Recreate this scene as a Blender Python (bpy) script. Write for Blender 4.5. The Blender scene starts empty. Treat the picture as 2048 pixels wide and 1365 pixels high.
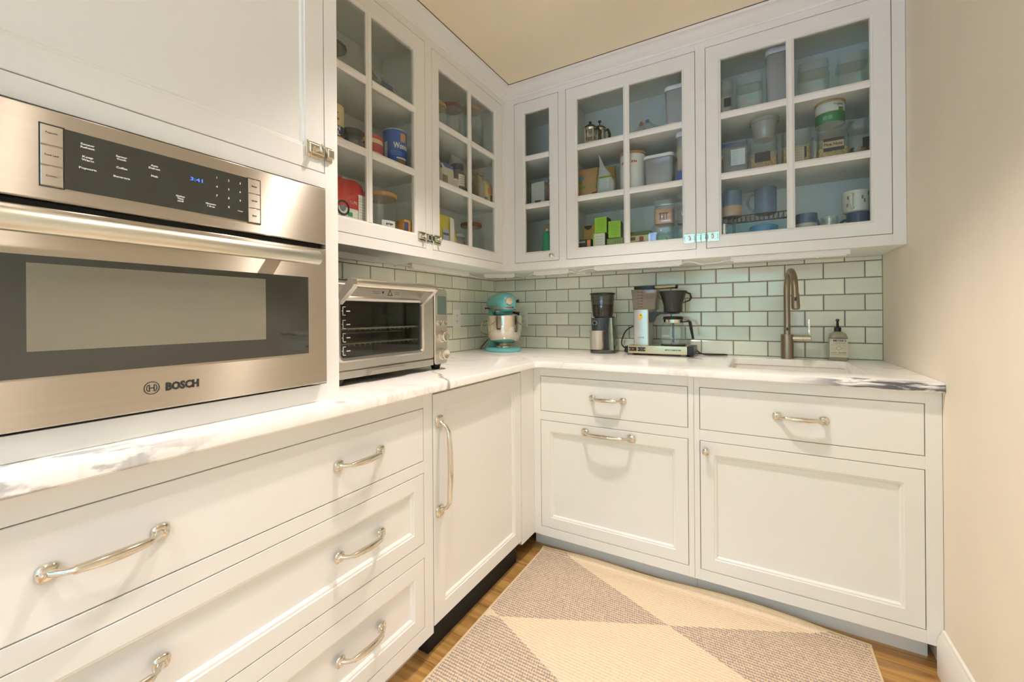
import bpy, bmesh, math, random
from mathutils import Vector, Matrix
from mathutils.geometry import tessellate_polygon

random.seed(7)
PI = math.pi
scene = bpy.context.scene
COL = scene.collection

# ------------------------------------------------------------------ camera
YAW, ROLL = 0.5245, 0.0078
cam_d = bpy.data.cameras.new('camera')
cam = bpy.data.objects.new('camera', cam_d)
COL.objects.link(cam)
_F = Vector((-math.sin(YAW), math.cos(YAW), 0)); _R = Vector((math.cos(YAW), math.sin(YAW), 0)); _U = Vector((0, 0, 1))
_X = _R * math.cos(ROLL) - _U * math.sin(ROLL); _Y = _R * math.sin(ROLL) + _U * math.cos(ROLL)
_m = Matrix((_X, _Y, -_F)).transposed().to_4x4(); _m.translation = Vector((1.566, -2.4846, 1.133))
cam.matrix_world = _m
cam_d.sensor_width = 36.0
cam_d.lens = 837.17 / 2048 * 36.0
cam_d.shift_y = -(682.5 - 630.7) / 2048
cam_d.clip_start = 0.02
scene.camera = cam

# ------------------------------------------------------------------ world, lights, exposure
scene.view_settings.view_transform = 'Standard'
scene.view_settings.look = 'None'
scene.view_settings.gamma = 1.0
scene.view_settings.use_curve_mapping = False
scene.view_settings.exposure = -0.15
scene.cycles.transparent_max_bounces = 32
scene.cycles.max_bounces = 10
scene.cycles.diffuse_bounces = 6
scene.cycles.caustics_reflective = False
world = bpy.data.worlds.new('world'); scene.world = world
world.use_nodes = True
_bg = world.node_tree.nodes['Background']
_bg.inputs['Color'].default_value = (0.63, 0.87, 1.50, 1)
_bg.inputs['Strength'].default_value = 13.5
LAMP_W = 23.0                      # ceiling downlights
LAMP_COL = (1.0, 0.88, 0.82)
LAMPS = [(1.08, -1.27), (1.30, -2.12), (1.20, -3.3)]
PORTAL = (0.15, 2.0, 0.32, 2.40)    # window behind the camera: x0, x1, z0, z1
WIN_Y = -4.6
_pl = bpy.data.lights.new('window_portal', 'AREA'); _pl.shape = 'RECTANGLE'
_pl.size = PORTAL[1] - PORTAL[0]; _pl.size_y = PORTAL[3] - PORTAL[2]; _pl.cycles.is_portal = True
_po = bpy.data.objects.new('window_portal', _pl); COL.objects.link(_po)
_po.location = ((PORTAL[0] + PORTAL[1]) / 2, WIN_Y + 0.01, (PORTAL[2] + PORTAL[3]) / 2)
_po.rotation_euler = (-PI / 2, 0, PI)

# ------------------------------------------------------------------ materials
def s2l(c):
    return tuple(((v / 255) / 12.92 if v <= 10 else (((v / 255) + 0.055) / 1.055) ** 2.4) for v in c)
MATS = {}
def mat(name, rgb, rough=0.5, metal=0.0, var=0.0, vscale=8.0, bump=0.0, bscale=60.0, coat=0.0, spec=0.5, stretch=(1, 1, 1),
        aniso=0.0, emit=0.0, rand=0.0):
    if name in MATS: return MATS[name]
    m = bpy.data.materials.new(name); m.use_nodes = True; nt = m.node_tree; N = nt.nodes; L = nt.links
    b = N['Principled BSDF']; c = s2l(rgb) + (1,)
    b.inputs['Base Color'].default_value = c
    b.inputs['Roughness'].default_value = rough; b.inputs['Metallic'].default_value = metal
    b.inputs['Coat Weight'].default_value = coat; b.inputs['Coat Roughness'].default_value = 0.04
    b.inputs['Specular IOR Level'].default_value = spec
    if aniso:
        b.inputs['Anisotropic'].default_value = aniso
        tg = N.new('ShaderNodeTangent'); tg.direction_type = 'RADIAL'; tg.axis = 'Z'; b.inputs['Anisotropic Rotation'].default_value = 0.25; L.new(tg.outputs[0], b.inputs['Tangent'])
    if emit:
        b.inputs['Emission Color'].default_value = c; b.inputs['Emission Strength'].default_value = emit
    if var or bump:
        tc = N.new('ShaderNodeTexCoord'); mp = N.new('ShaderNodeMapping'); mp.inputs['Scale'].default_value = stretch
        L.new(tc.outputs['Object'], mp.inputs[0])
    if var:
        n = N.new('ShaderNodeTexNoise'); n.inputs['Scale'].default_value = vscale; n.inputs['Detail'].default_value = 5
        L.new(mp.outputs[0], n.inputs[0])
        h = N.new('ShaderNodeMapRange'); h.inputs[1].default_value = 0.3; h.inputs[2].default_value = 0.7
        h.inputs[3].default_value = 1 - var; h.inputs[4].default_value = 1 + var * 0.4
        L.new(n.outputs[0], h.inputs[0])
        x = N.new('ShaderNodeMix'); x.data_type = 'RGBA'; x.blend_type = 'MULTIPLY'; x.inputs[0].default_value = 1
        x.inputs[6].default_value = c; L.new(h.outputs[0], x.inputs[7])
        out = x.outputs[2]
        if rand:
            oi = N.new('ShaderNodeObjectInfo'); r2 = N.new('ShaderNodeMapRange')
            r2.inputs[3].default_value = 1 - rand; r2.inputs[4].default_value = 1 + rand * 0.5
            L.new(oi.outputs['Random'], r2.inputs[0])
            y = N.new('ShaderNodeMix'); y.data_type = 'RGBA'; y.blend_type = 'MULTIPLY'; y.inputs[0].default_value = 1
            L.new(out, y.inputs[6]); L.new(r2.outputs[0], y.inputs[7]); out = y.outputs[2]
        L.new(out, b.inputs['Base Color'])
    if bump:
        n = N.new('ShaderNodeTexNoise'); n.inputs['Scale'].default_value = bscale; n.inputs['Detail'].default_value = 4
        L.new(mp.outputs[0], n.inputs[0])
        bp = N.new('ShaderNodeBump'); bp.inputs['Strength'].default_value = bump; bp.inputs['Distance'].default_value = 0.01
        L.new(n.outputs[0], bp.inputs['Height']); L.new(bp.outputs[0], b.inputs['Normal'])
    MATS[name] = m
    return m

def clear(name, tint=(0.93, 0.96, 0.94), ior=1.45, rough=0.02, body=0.0, bodycol=(0.8, 0.8, 0.8)):
    """thin clear sheet: tinted transmission with a Fresnel reflection; body = share of milky diffuse"""
    if name in MATS: return MATS[name]
    m = bpy.data.materials.new(name); m.use_nodes = True; nt = m.node_tree; N = nt.nodes; L = nt.links
    N.remove(N['Principled BSDF']); out = N['Material Output']
    t = N.new('ShaderNodeBsdfTransparent'); t.inputs[0].default_value = tint + (1,)
    g = N.new('ShaderNodeBsdfGlossy'); g.inputs['Roughness'].default_value = rough; g.inputs[0].default_value = (1, 1, 1, 1)
    f = N.new('ShaderNodeFresnel'); ge = N.new('ShaderNodeNewGeometry'); ir = N.new('ShaderNodeMapRange')
    ir.inputs[3].default_value = ior; ir.inputs[4].default_value = 1 / ior      # no total internal reflection in a thin sheet
    L.new(ge.outputs['Backfacing'], ir.inputs[0]); L.new(ir.outputs[0], f.inputs['IOR'])
    src = t.outputs[0]
    if body:
        d = N.new('ShaderNodeBsdfDiffuse'); d.inputs[0].default_value = bodycol + (1,)
        x0 = N.new('ShaderNodeMixShader'); x0.inputs[0].default_value = body; L.new(src, x0.inputs[1]); L.new(d.outputs[0], x0.inputs[2]); src = x0.outputs[0]
    x = N.new('ShaderNodeMixShader'); L.new(f.outputs[0], x.inputs[0]); L.new(src, x.inputs[1]); L.new(g.outputs[0], x.inputs[2])
    L.new(x.outputs[0], out.inputs[0])
    MATS[name] = m
    return m

PAINT = mat('cabinet_paint', (240, 238, 232), 0.38, var=0.015, vscale=3)
PAINT_IN = mat('cabinet_interior', (232, 236, 228), 0.5, var=0.02, vscale=4)
WALL = mat('plaster_wall', (242, 231, 213), 0.7, var=0.07, vscale=2.2, bump=0.08, bscale=5, stretch=(1, 1, 0.35))
CEIL = mat('ceiling_plaster', (252, 238, 208), 0.8, var=0.05, vscale=1.6, bump=0.03, bscale=4)
TRIM = mat('white_trim', (240, 236, 228), 0.4)
GROUT = mat('grout', (120, 122, 118), 0.85, var=0.1, vscale=60)
TILE = mat('glass_tile', (241, 242, 222), 0.12, var=0.05, vscale=7, bump=0.012, bscale=9, coat=1.0, rand=0.1)
CHROME = mat('polished_nickel', (225, 218, 204), 0.08, 1.0)
NICKEL = mat('brushed_nickel', (158, 145, 124), 0.32, 1.0, bump=0.02, bscale=200)
STEEL = mat('brushed_steel', (206, 200, 190), 0.3, 1.0, aniso=0.8, var=0.03, vscale=3, stretch=(1, 1, 60))
STEEL_D = mat('oven_steel', (196, 188, 175), 0.29, 1.0, aniso=1.0, var=0.04, vscale=3, stretch=(1, 1, 60))
MIRROR = mat('bowl_steel', (222, 216, 204), 0.06, 1.0)
DARKGLASS = mat('dark_oven_glass', (40, 44, 38), 0.05, 0.0, spec=0.9, coat=0.6)
OVENWIN = mat('oven_window_glass', (142, 140, 127), 0.08, 0.55, spec=0.9)
BLACK = mat('black_plastic', (26, 27, 27), 0.35)
BLACKM = mat('black_matt', (18, 18, 18), 0.7)
GREYD = mat('grey_plastic', (84, 84, 82), 0.45)
INK = mat('dark_ink', (45, 46, 50), 0.6)
WINK = mat('white_ink', (225, 230, 222), 0.5)
REDINK = mat('red_ink', (190, 60, 45), 0.5)
BLUEINK = mat('display_blue', (70, 120, 255), 0.5, emit=1.5)
WHITE = mat('white_plastic', (236, 234, 228), 0.4)
CREAM = mat('cream_paper', (226, 216, 192), 0.7)
WOODLID = mat('bamboo_lid', (190, 146, 92), 0.5, var=0.15, vscale=30, stretch=(1, 8, 1))
BROWNLID = mat('brown_lid', (128, 84, 58), 0.5)
TEAL = mat('teal_enamel', (104, 190, 192), 0.15, coat=0.5)
PANE = clear('cabinet_pane', (0.965, 0.98, 0.975), 1.33)
GLASS = clear('jar_glass', (0.94, 0.965, 0.955), 1.75, body=0.02, bodycol=(0.75, 0.8, 0.78))
JARLID = clear('jar_lid_glass', (0.90, 0.93, 0.92), 1.75, body=0.08, bodycol=(0.7, 0.75, 0.73))
FILM = clear('plastic_film', (0.82, 0.85, 0.86), 1.5, 0.12, body=0.22, bodycol=(0.8, 0.82, 0.82))
SMOKE = clear('smoked_hopper', (0.40, 0.40, 0.38), 1.5, body=0.12, bodycol=(0.18, 0.18, 0.17))
AMBERP = clear('water_tank', (0.62, 0.54, 0.44), 1.5, 0.1, body=0.35, bodycol=(0.42, 0.36, 0.29))
BINP = clear('bin_plastic', (0.80, 0.82, 0.84), 1.5, 0.08, body=0.3, bodycol=(0.72, 0.72, 0.76))

def marble():
    m = bpy.data.materials.new('marble'); m.use_nodes = True; nt = m.node_tree; N = nt.nodes; L = nt.links; b = N['Principled BSDF']
    b.inputs['Roughness'].default_value = 0.16; b.inputs['Coat Weight'].default_value = 0.2
    tc = N.new('ShaderNodeTexCoord')
    def vein(scale, mscale, rot, w, seed):
        mp = N.new('ShaderNodeMapping'); mp.inputs['Scale'].default_value = mscale; mp.inputs['Rotation'].default_value = rot
        mp.inputs['Location'].default_value = (seed, seed * 0.7, 0)
        L.new(tc.outputs['Object'], mp.inputs[0])
        n = N.new('ShaderNodeTexNoise'); n.inputs['Scale'].default_value = scale; n.inputs['Detail'].default_value = 8; n.inputs['Distortion'].default_value = 0.6
        L.new(mp.outputs[0], n.inputs[0])
        s = N.new('ShaderNodeMath'); s.operation = 'SUBTRACT'; L.new(n.outputs[0], s.inputs[0]); s.inputs[1].default_value = 0.5
        a = N.new('ShaderNodeMath'); a.operation = 'ABSOLUTE'; L.new(s.outputs[0], a.inputs[0])
        r = N.new('ShaderNodeMapRange'); L.new(a.outputs[0], r.inputs[0]); r.inputs[1].default_value = 0; r.inputs[2].default_value = w
        r.inputs[3].default_value = 1; r.inputs[4].default_value = 0
        return r.outputs[0]
    def mask(scale, lo, hi, seed):
        mp = N.new('ShaderNodeMapping'); mp.inputs['Location'].default_value = (seed, 0, seed); L.new(tc.outputs['Object'], mp.inputs[0])
        n = N.new('ShaderNodeTexNoise'); n.inputs['Scale'].default_value = scale; L.new(mp.outputs[0], n.inputs[0])
        r = N.new('ShaderNodeMapRange'); L.new(n.outputs[0], r.inputs[0]); r.inputs[1].default_value = lo; r.inputs[2].default_value = hi
        return r.outputs[0]
    def mul(a, b_):
        x = N.new('ShaderNodeMath'); x.operation = 'MULTIPLY'; L.new(a, x.inputs[0])
        if isinstance(b_, (int, float)): x.inputs[1].default_value = b_
        else: L.new(b_, x.inputs[1])
        return x.outputs[0]
    def mixc(fac, a, colr):
        x = N.new('ShaderNodeMix'); x.data_type = 'RGBA'; L.new(fac, x.inputs[0])
        if hasattr(a, 'links'): L.new(a, x.inputs[6])
        else: x.inputs[6].default_value = a
        x.inputs[7].default_value = colr
        return x.outputs[2]
    base = s2l((248, 245, 238)) + (1,)
    c = mixc(mul(vein(2.0, (1, 2.2, 1), (0, 0, 0.7), 0.03, 3), mul(mask(3, 0.45, 0.65, 1), 0.28)), base, s2l((170, 166, 160)) + (1,))
    c = mixc(mul(vein(5.0, (1, 3, 1), (0, 0, 0.9), 0.05, 9), mul(mask(4, 0.5, 0.7, 5), 0.35)), c, s2l((200, 180, 150)) + (1,))
    c = mixc(mul(vein(6.0, (1, 1, 1), (0, 0, 0.3), 0.05, 13), mul(mask(5, 0.64, 0.74, 11), 0.8)), c, s2l((120, 118, 122)) + (1,))
    # the dark grey streak of the slab along its front edge beside the end wall
    sx = N.new('ShaderNodeSeparateXYZ'); L.new(tc.outputs['Object'], sx.inputs[0])
    def rng(sock, a, b_, lo=0, hi=1):
        r = N.new('ShaderNodeMapRange'); L.new(sock, r.inputs[0]); r.inputs[1].default_value = a; r.inputs[2].default_value = b_
        r.inputs[3].default_value = lo; r.inputs[4].default_value = hi; return r.outputs[0]
    mpn = N.new('ShaderNodeMapping'); mpn.inputs['Scale'].default_value = (5, 8, 45); L.new(tc.outputs['Object'], mpn.inputs[0])
    nn = N.new('ShaderNodeTexNoise'); nn.inputs['Scale'].default_value = 1.6; nn.inputs['Detail'].default_value = 6; nn.inputs['Distortion'].default_value = 0.8; L.new(mpn.outputs[0], nn.inputs[0])
    streak = mul(mul(rng(sx.outputs[0], 1.66, 1.85), rng(sx.outputs[1], -0.685, -0.708)), rng(nn.outputs[0], 0.44, 0.58))
    c = mixc(streak, c, s2l((96, 96, 104)) + (1,))
    # grey flecks of the slab in front of the tall cabinet
    mp2 = N.new('ShaderNodeMapping'); mp2.inputs['Scale'].default_value = (14, 7, 14); mp2.inputs['Rotation'].default_value = (0.5, 0, 0.4); L.new(tc.outputs['Object'], mp2.inputs[0])
    n2 = N.new('ShaderNodeTexNoise'); n2.inputs['Scale'].default_value = 2.2; n2.inputs['Detail'].default_value = 5; L.new(mp2.outputs[0], n2.inputs[0])
    fl = mul(rng(sx.outputs[1], -2.0, -2.25), rng(n2.outputs[0], 0.53, 0.61))
    c = mixc(mul(fl, 0.55), c, s2l((110, 108, 112)) + (1,))
    # a thin dark vein crossing the slab in front of the toaster oven
    def lin2(a_, b_, c_):
        p = mul(sx.outputs[0], a_); q = N.new('ShaderNodeMath'); q.operation = 'MULTIPLY_ADD'; L.new(sx.outputs[1], q.inputs[0]); q.inputs[1].default_value = b_; L.new(p, q.inputs[2])
        r = N.new('ShaderNodeMath'); r.operation = 'ADD'; L.new(q.outputs[0], r.inputs[0]); r.inputs[1].default_value = c_; return r.outputs[0]
    nv = N.new('ShaderNodeTexNoise'); nv.inputs['Scale'].default_value = 9; nv.inputs['Detail'].default_value = 4; L.new(tc.outputs['Object'], nv.inputs[0])
    dv = N.new('ShaderNodeMath'); dv.operation = 'MULTIPLY_ADD'; L.new(nv.outputs[0], dv.inputs[0]); dv.inputs[1].default_value = 0.10; L.new(lin2(0.9, 1.0, 0.73), dv.inputs[2])
    av = N.new('ShaderNodeMath'); av.operation = 'ABSOLUTE'; L.new(dv.outputs[0], av.inputs[0])
    vv = mul(mul(rng(av.outputs[0], 0.012, 0.0), rng(sx.outputs[0], 0.40, 0.55)), rng(sx.outputs[1], -1.7, -1.5))
    c = mixc(mul(vv, 0.8), c, s2l((128, 120, 118)) + (1,))
    L.new(c, b.inputs['Base Color'])
    return m
MARBLE = marble()

def planks_mat():
    m = bpy.data.materials.new('pine_plank'); m.use_nodes = True; nt = m.node_tree; N = nt.nodes; L = nt.links; b = N['Principled BSDF']
    b.inputs['Roughness'].default_value = 0.3; b.inputs['Coat Weight'].default_value = 0.25
    tc = N.new('ShaderNodeTexCoord'); oi = N.new('ShaderNodeObjectInfo')
    mp = N.new('ShaderNodeMapping'); mp.inputs['Scale'].default_value = (1.2, 22, 22); L.new(tc.outputs['Object'], mp.inputs[0])
    ad = N.new('ShaderNodeVectorMath'); ad.operation = 'ADD'; L.new(mp.outputs[0], ad.inputs[0])
    sc = N.new('ShaderNodeVectorMath'); sc.operation = 'SCALE'; sc.inputs[0].default_value = (37, 11, 5); L.new(oi.outputs['Random'], sc.inputs['Scale'])
    L.new(sc.outputs[0], ad.inputs[1])
    n = N.new('ShaderNodeTexNoise'); n.inputs['Scale'].default_value = 1.6; n.inputs['Detail'].default_value = 7; n.inputs['Distortion'].default_value = 1.2; L.new(ad.outputs[0], n.inputs[0])
    cr = N.new('ShaderNodeValToRGB'); L.new(n.outputs[0], cr.inputs[0])
    cr.color_ramp.elements[0].position = 0.3; cr.color_ramp.elements[0].color = s2l((150, 104, 52)) + (1,)
    cr.color_ramp.elements[1].position = 0.62; cr.color_ramp.elements[1].color = s2l((204, 158, 92)) + (1,)
    v = N.new('ShaderNodeTexVoronoi'); v.inputs['Scale'].default_value = 1.0
    mp2 = N.new('ShaderNodeMapping'); mp2.inputs['Scale'].default_value = (4, 9, 1); L.new(tc.outputs['Object'], mp2.inputs[0]); L.new(mp2.outputs[0], v.inputs[0])
    r = N.new('ShaderNodeMapRange'); L.new(v.outputs['Distance'], r.inputs[0]); r.inputs[1].default_value = 0.05; r.inputs[2].default_value = 0.1; r.inputs[3].default_value = 1; r.inputs[4].default_value = 0
    x = N.new('ShaderNodeMix'); x.data_type = 'RGBA'; L.new(r.outputs[0], x.inputs[0]); L.new(cr.outputs[0], x.inputs[6]); x.inputs[7].default_value = s2l((62, 36, 18)) + (1,)
    L.new(x.outputs[2], b.inputs['Base Color'])
    return m
PLANK = planks_mat()

def rug_mat():
    m = bpy.data.materials.new('woven_rug'); m.use_nodes = True; nt = m.node_tree; N = nt.nodes; L = nt.links; b = N['Principled BSDF']
    b.inputs['Roughness'].default_value = 0.95; b.inputs['Specular IOR Level'].default_value = 0.1
    tc = N.new('ShaderNodeTexCoord'); sx = N.new('ShaderNodeSeparateXYZ'); L.new(tc.outputs['Object'], sx.inputs[0])
    def M(op, a, b_=None, c_=None):
        x = N.new('ShaderNodeMath'); x.operation = op
        for i, v in enumerate((a, b_, c_)):
            if v is None: continue
            if isinstance(v, (int, float)): x.inputs[i].default_value = v
            else: L.new(v, x.inputs[i])
        return x.outputs[0]
    nz = N.new('ShaderNodeTexNoise'); nz.inputs['Scale'].default_value = 120; L.new(tc.outputs['Object'], nz.inputs[0])
    jit = M('MULTIPLY', M('SUBTRACT', nz.outputs[0], 0.5), 0.05)
    u = M('DIVIDE', M('SUBTRACT', sx.outputs[0], 1.29), 0.56); v = M('DIVIDE', M('ADD', sx.outputs[1], 0.895), 0.262)
    a = M('ADD', M('ADD', u, v), jit); d = M('ADD', M('SUBTRACT', u, v), jit)
    chk = M('GREATER_THAN', M('MULTIPLY', M('SINE', M('MULTIPLY', a, PI / 2)), M('SINE', M('MULTIPLY', d, PI / 2))), 0.0)
    # weave: rows of short mauve stitches
    wy = M('SINE', M('MULTIPLY', sx.outputs[1], 2 * PI / 0.0115))
    wx = M('SINE', M('ADD', M('MULTIPLY', sx.outputs[0], 2 * PI / 0.0085), M('MULTIPLY', M('FLOOR', M('DIVIDE', sx.outputs[1], 0.0115)), 2.1)))
    st = M('GREATER_THAN', M('ADD', M('ADD', M('MULTIPLY', wy, 0.6), M('MULTIPLY', wx, 0.45)), M('MULTIPLY', M('SUBTRACT', nz.outputs[0], 0.5), 2.0)), 0.02)
    f = M('MULTIPLY', chk, M('MULTIPLY_ADD', st, 0.55, 0.15))
    n3 = N.new('ShaderNodeTexNoise'); n3.inputs['Scale'].default_value = 260; n3.inputs['Detail'].default_value = 2; L.new(tc.outputs['Object'], n3.inputs[0])
    base = N.new('ShaderNodeMix'); base.data_type = 'RGBA'; L.new(n3.outputs[0], base.inputs[0])
    base.inputs[6].default_value = s2l((228, 200, 162)) + (1,); base.inputs[7].default_value = s2l((250, 234, 206)) + (1,)
    x = N.new('ShaderNodeMix'); x.data_type = 'RGBA'; L.new(f, x.inputs[0]); L.new(base.outputs[2], x.inputs[6]); x.inputs[7].default_value = s2l((138, 118, 116)) + (1,)
    L.new(x.outputs[2], b.inputs['Base Color'])
    bp = N.new('ShaderNodeBump'); bp.inputs['Strength'].default_value = 0.5; bp.inputs['Distance'].default_value = 0.003
    L.new(M('ADD', M('MULTIPLY', wy, 0.5), M('MULTIPLY', wx, 0.3)), bp.inputs['Height']); L.new(bp.outputs[0], b.inputs['Normal'])
    return m
RUG = rug_mat()

def grains(name, c1, c2, scale=140):
    if name in MATS: return MATS[name]
    m = bpy.data.materials.new(name); m.use_nodes = True; nt = m.node_tree; N = nt.nodes; L = nt.links; b = N['Principled BSDF']
    b.inputs['Roughness'].default_value = 0.7
    tc = N.new('ShaderNodeTexCoord'); v = N.new('ShaderNodeTexVoronoi'); v.inputs['Scale'].default_value = scale; L.new(tc.outputs['Object'], v.inputs[0])
    x = N.new('ShaderNodeMix'); x.data_type = 'RGBA'; L.new(v.outputs['Distance'], x.inputs[0]); x.inputs[6].default_value = s2l(c1) + (1,); x.inputs[7].default_value = s2l(c2) + (1,)
    L.new(x.outputs[2], b.inputs['Base Color'])
    bp = N.new('ShaderNodeBump'); bp.inputs['Strength'].default_value = 0.7; bp.inputs['Distance'].default_value = 0.003; bp.invert = True
    L.new(v.outputs['Distance'], bp.inputs['Height']); L.new(bp.outputs[0], b.inputs['Normal'])
    MATS[name] = m
    return m

# ------------------------------------------------------------------ mesh helpers
def TL(x0): return lambda u, v, d: (x0 + d, u, v)       # a face looking +x: u = y, v = z
def TB(y0): return lambda u, v, d: (u, y0 - d, v)       # a face looking -y: u = x, v = z

def rrect(hx, hy, r, k=4):
    r = min(r, hx * 0.999, hy * 0.999); pts = []
    for cx, cy, a0 in ((hx - r, hy - r, 0), (-hx + r, hy - r, PI / 2), (-hx + r, -hy + r, PI), (hx - r, -hy + r, 1.5 * PI)):
        for i in range(k + 1):
            a = a0 + PI / 2 * i / k
            pts.append((cx + r * math.cos(a), cy + r * math.sin(a)))
    return pts

ORG = {}
class MB:
    def __init__(s): s.v = []; s.f = []; s.mi = []; s.cur = 0
    def face(s, idx): s.f.append(tuple(idx)); s.mi.append(s.cur)
    def hexa(s, P):
        b = len(s.v); s.v += [tuple(p) for p in P]
        for q in ((0, 3, 2, 1), (4, 5, 6, 7), (0, 1, 5, 4), (1, 2, 6, 5), (2, 3, 7, 6), (3, 0, 4, 7)): s.face([b + i for i in q])
        return s
    def box(s, x0, x1, y0, y1, z0, z1):
        return s.hexa([(x0, y0, z0), (x1, y0, z0), (x1, y1, z0), (x0, y1, z0), (x0, y0, z1), (x1, y0, z1), (x1, y1, z1), (x0, y1, z1)])
    def fbox(s, T, u0, u1, v0, v1, d0, d1):
        return s.hexa([T(u0, v0, d0), T(u1, v0, d0), T(u1, v1, d0), T(u0, v1, d0), T(u0, v0, d1), T(u1, v0, d1), T(u1, v1, d1), T(u0, v1, d1)])
    def cbox(s, T, u0, u1, v0, v1, d0, d1, c=0.002):
        """box on a face with chamfered front edges"""
        return s.rings(T, u0, u1, v0, v1, [(0, d0), (0, d1 - c), (c, d1)], cap=True, back=True)
    def loops(s, L, cap0=True, cap1=True, closed=False):
        n = len(L[0]); b = len(s.v)
        for l in L: s.v += [tuple(p) for p in l]
        m = len(L)
        for i in range(m if closed else m - 1):
            j = (i + 1) % m
            for k in range(n):
                q = (k + 1) % n
                s.face((b + i * n + k, b + i * n + q, b + j * n + q, b + j * n + k))
        if cap0 and not closed: s.face([b + k for k in range(n)][::-1])
        if cap1 and not closed: s.face([b + (m - 1) * n + k for k in range(n)])
        return s
    def rings(s, T, u0, u1, v0, v1, prof, cap=True, back=False, closed=False):
        L = [[T(u0 + i, v0 + i, d), T(u1 - i, v0 + i, d), T(u1 - i, v1 - i, d), T(u0 + i, v1 - i, d)] for i, d in prof]
        return s.loops(L, cap0=back, cap1=cap, closed=closed)
    def lathe(s, c, prof, n=24, ax='z', cap0=True, cap1=True, a0=0.0):
        L = []
        for r, h in prof:
            l = []
            for k in range(n):
                a = a0 + 2 * PI * k / n; p, q = r * math.cos(a), r * math.sin(a)
                l.append({'z': (c[0] + p, c[1] + q, c[2] + h), 'x': (c[0] + h, c[1] + p, c[2] + q), 'y': (c[0] + q, c[1] + h, c[2] + p), '-y': (c[0] + p, c[1] - h, c[2] + q)}[ax])
            L.append(l)
        return s.loops(L, cap0, cap1)
    def loft(s, secs, k=4, c=(0, 0, 0), cap0=True, cap1=True):
        """secs: (z, half x, half y, corner radius[, shift x, shift y])"""
        L = []
        for e in secs:
            z, hx, hy, r = e[:4]; ox, oy = (e[4], e[5]) if len(e) > 4 else (0, 0)
            L.append([(c[0] + ox + p[0], c[1] + oy + p[1], c[2] + z) for p in rrect(hx, hy, r, k)])
        return s.loops(L, cap0, cap1)
    def tube(s, pts, rad, n=8, flat=1.0, cap=True):
        P = [Vector(p) for p in pts]; L = []
        if isinstance(rad, (int, float)): rad = [rad] * len(P)
        prev = None
        for i, p in enumerate(P):
            t = (P[min(i + 1, len(P) - 1)] - P[max(i - 1, 0)]).normalized()
            if prev is None:
                h = Vector((0, 0, 1)) if abs(t.z) < 0.9 else Vector((1, 0, 0))
                a = t.cross(h).normalized()
            else:
                a = (prev - t * prev.dot(t)).normalized()
            prev = a; b = t.cross(a)
            L.append([p + a * (rad[i] * math.cos(2 * PI * k / n)) + b * (rad[i] * flat * math.sin(2 * PI * k / n)) for k in range(n)])
        return s.loops(L, cap, cap)
    def ell(s, c, rx, ry, rz, n=16, m=8):
        L = []
        for i in range(1, m):
            t = PI * i / m - PI / 2
            L.append([(c[0] + rx * math.cos(t) * math.cos(2 * PI * k / n), c[1] + ry * math.cos(t) * math.sin(2 * PI * k / n), c[2] + rz * math.sin(t)) for k in range(n)])
        return s.loops(L)
    def prism(s, poly, d0, d1, T):
        return s.loops([[T(p[0], p[1], d0) for p in poly], [T(p[0], p[1], d1) for p in poly]])
    def arc(s, r, z0, z1, a0, a1, n=12, t=0.0006, c=(0, 0, 0)):
        """curved label on a cylinder; angle 0 faces -y"""
        A = [a0 + (a1 - a0) * i / n for i in range(n + 1)]
        f = lambda a, rr, z: (c[0] + rr * math.sin(a), c[1] - rr * math.cos(a), c[2] + z)
        L = [[f(a, r, z0), f(a, r + t, z0), f(a, r + t, z1), f(a, r, z1)] for a in A]
        return s.loops(L)
    def jitter(s, amt, seed=1):
        R = random.Random(seed); s.v = [(x + R.uniform(-amt, amt), y + R.uniform(-amt, amt), max(z + R.uniform(-amt, amt) * 0.4, min(z, 0.0005))) for x, y, z in s.v]; return s
    def xf(s, fn): s.v = [tuple(fn(*p)) for p in s.v]; return s
    def mesh(s, name, mats, off=(0, 0, 0), ang=35, bevel=0.0):
        me = bpy.data.meshes.new(name)
        me.from_pydata([(x - off[0], y - off[1], z - off[2]) for x, y, z in s.v], [], s.f)
        if not isinstance(mats, (list, tuple)): mats = [mats]
        for m in mats: me.materials.append(m)
        for p, i in zip(me.polygons, s.mi): p.material_index = i
        bm = bmesh.new(); bm.from_mesh(me)
        bmesh.ops.recalc_face_normals(bm, faces=bm.faces)
        if bevel:
            bmesh.ops.bevel(bm, geom=[e for e in bm.edges if len(e.link_faces) == 2 and e.calc_face_angle(0) > 0.6], offset=bevel, segments=2, profile=0.6, affect='EDGES', clamp_overlap=True)
        bm.to_mesh(me); bm.free()
        me.shade_smooth()
        try: me.set_sharp_from_angle(angle=math.radians(ang))
        except Exception: pass
        return me
    def build(s, name, mats, parent=None, local=False, ang=35, bevel=0.0, label=None):
        off = (0, 0, 0) if (parent is None or local) else ORG[parent.name]
        o = bpy.data.objects.new(name, s.mesh(name, mats, off, ang, bevel)); COL.objects.link(o)
        if parent: o.parent = parent; ORG[o.name] = ORG[parent.name]
        else: ORG[o.name] = (0, 0, 0)
        if label: o['label'] = label
        return o

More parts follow.
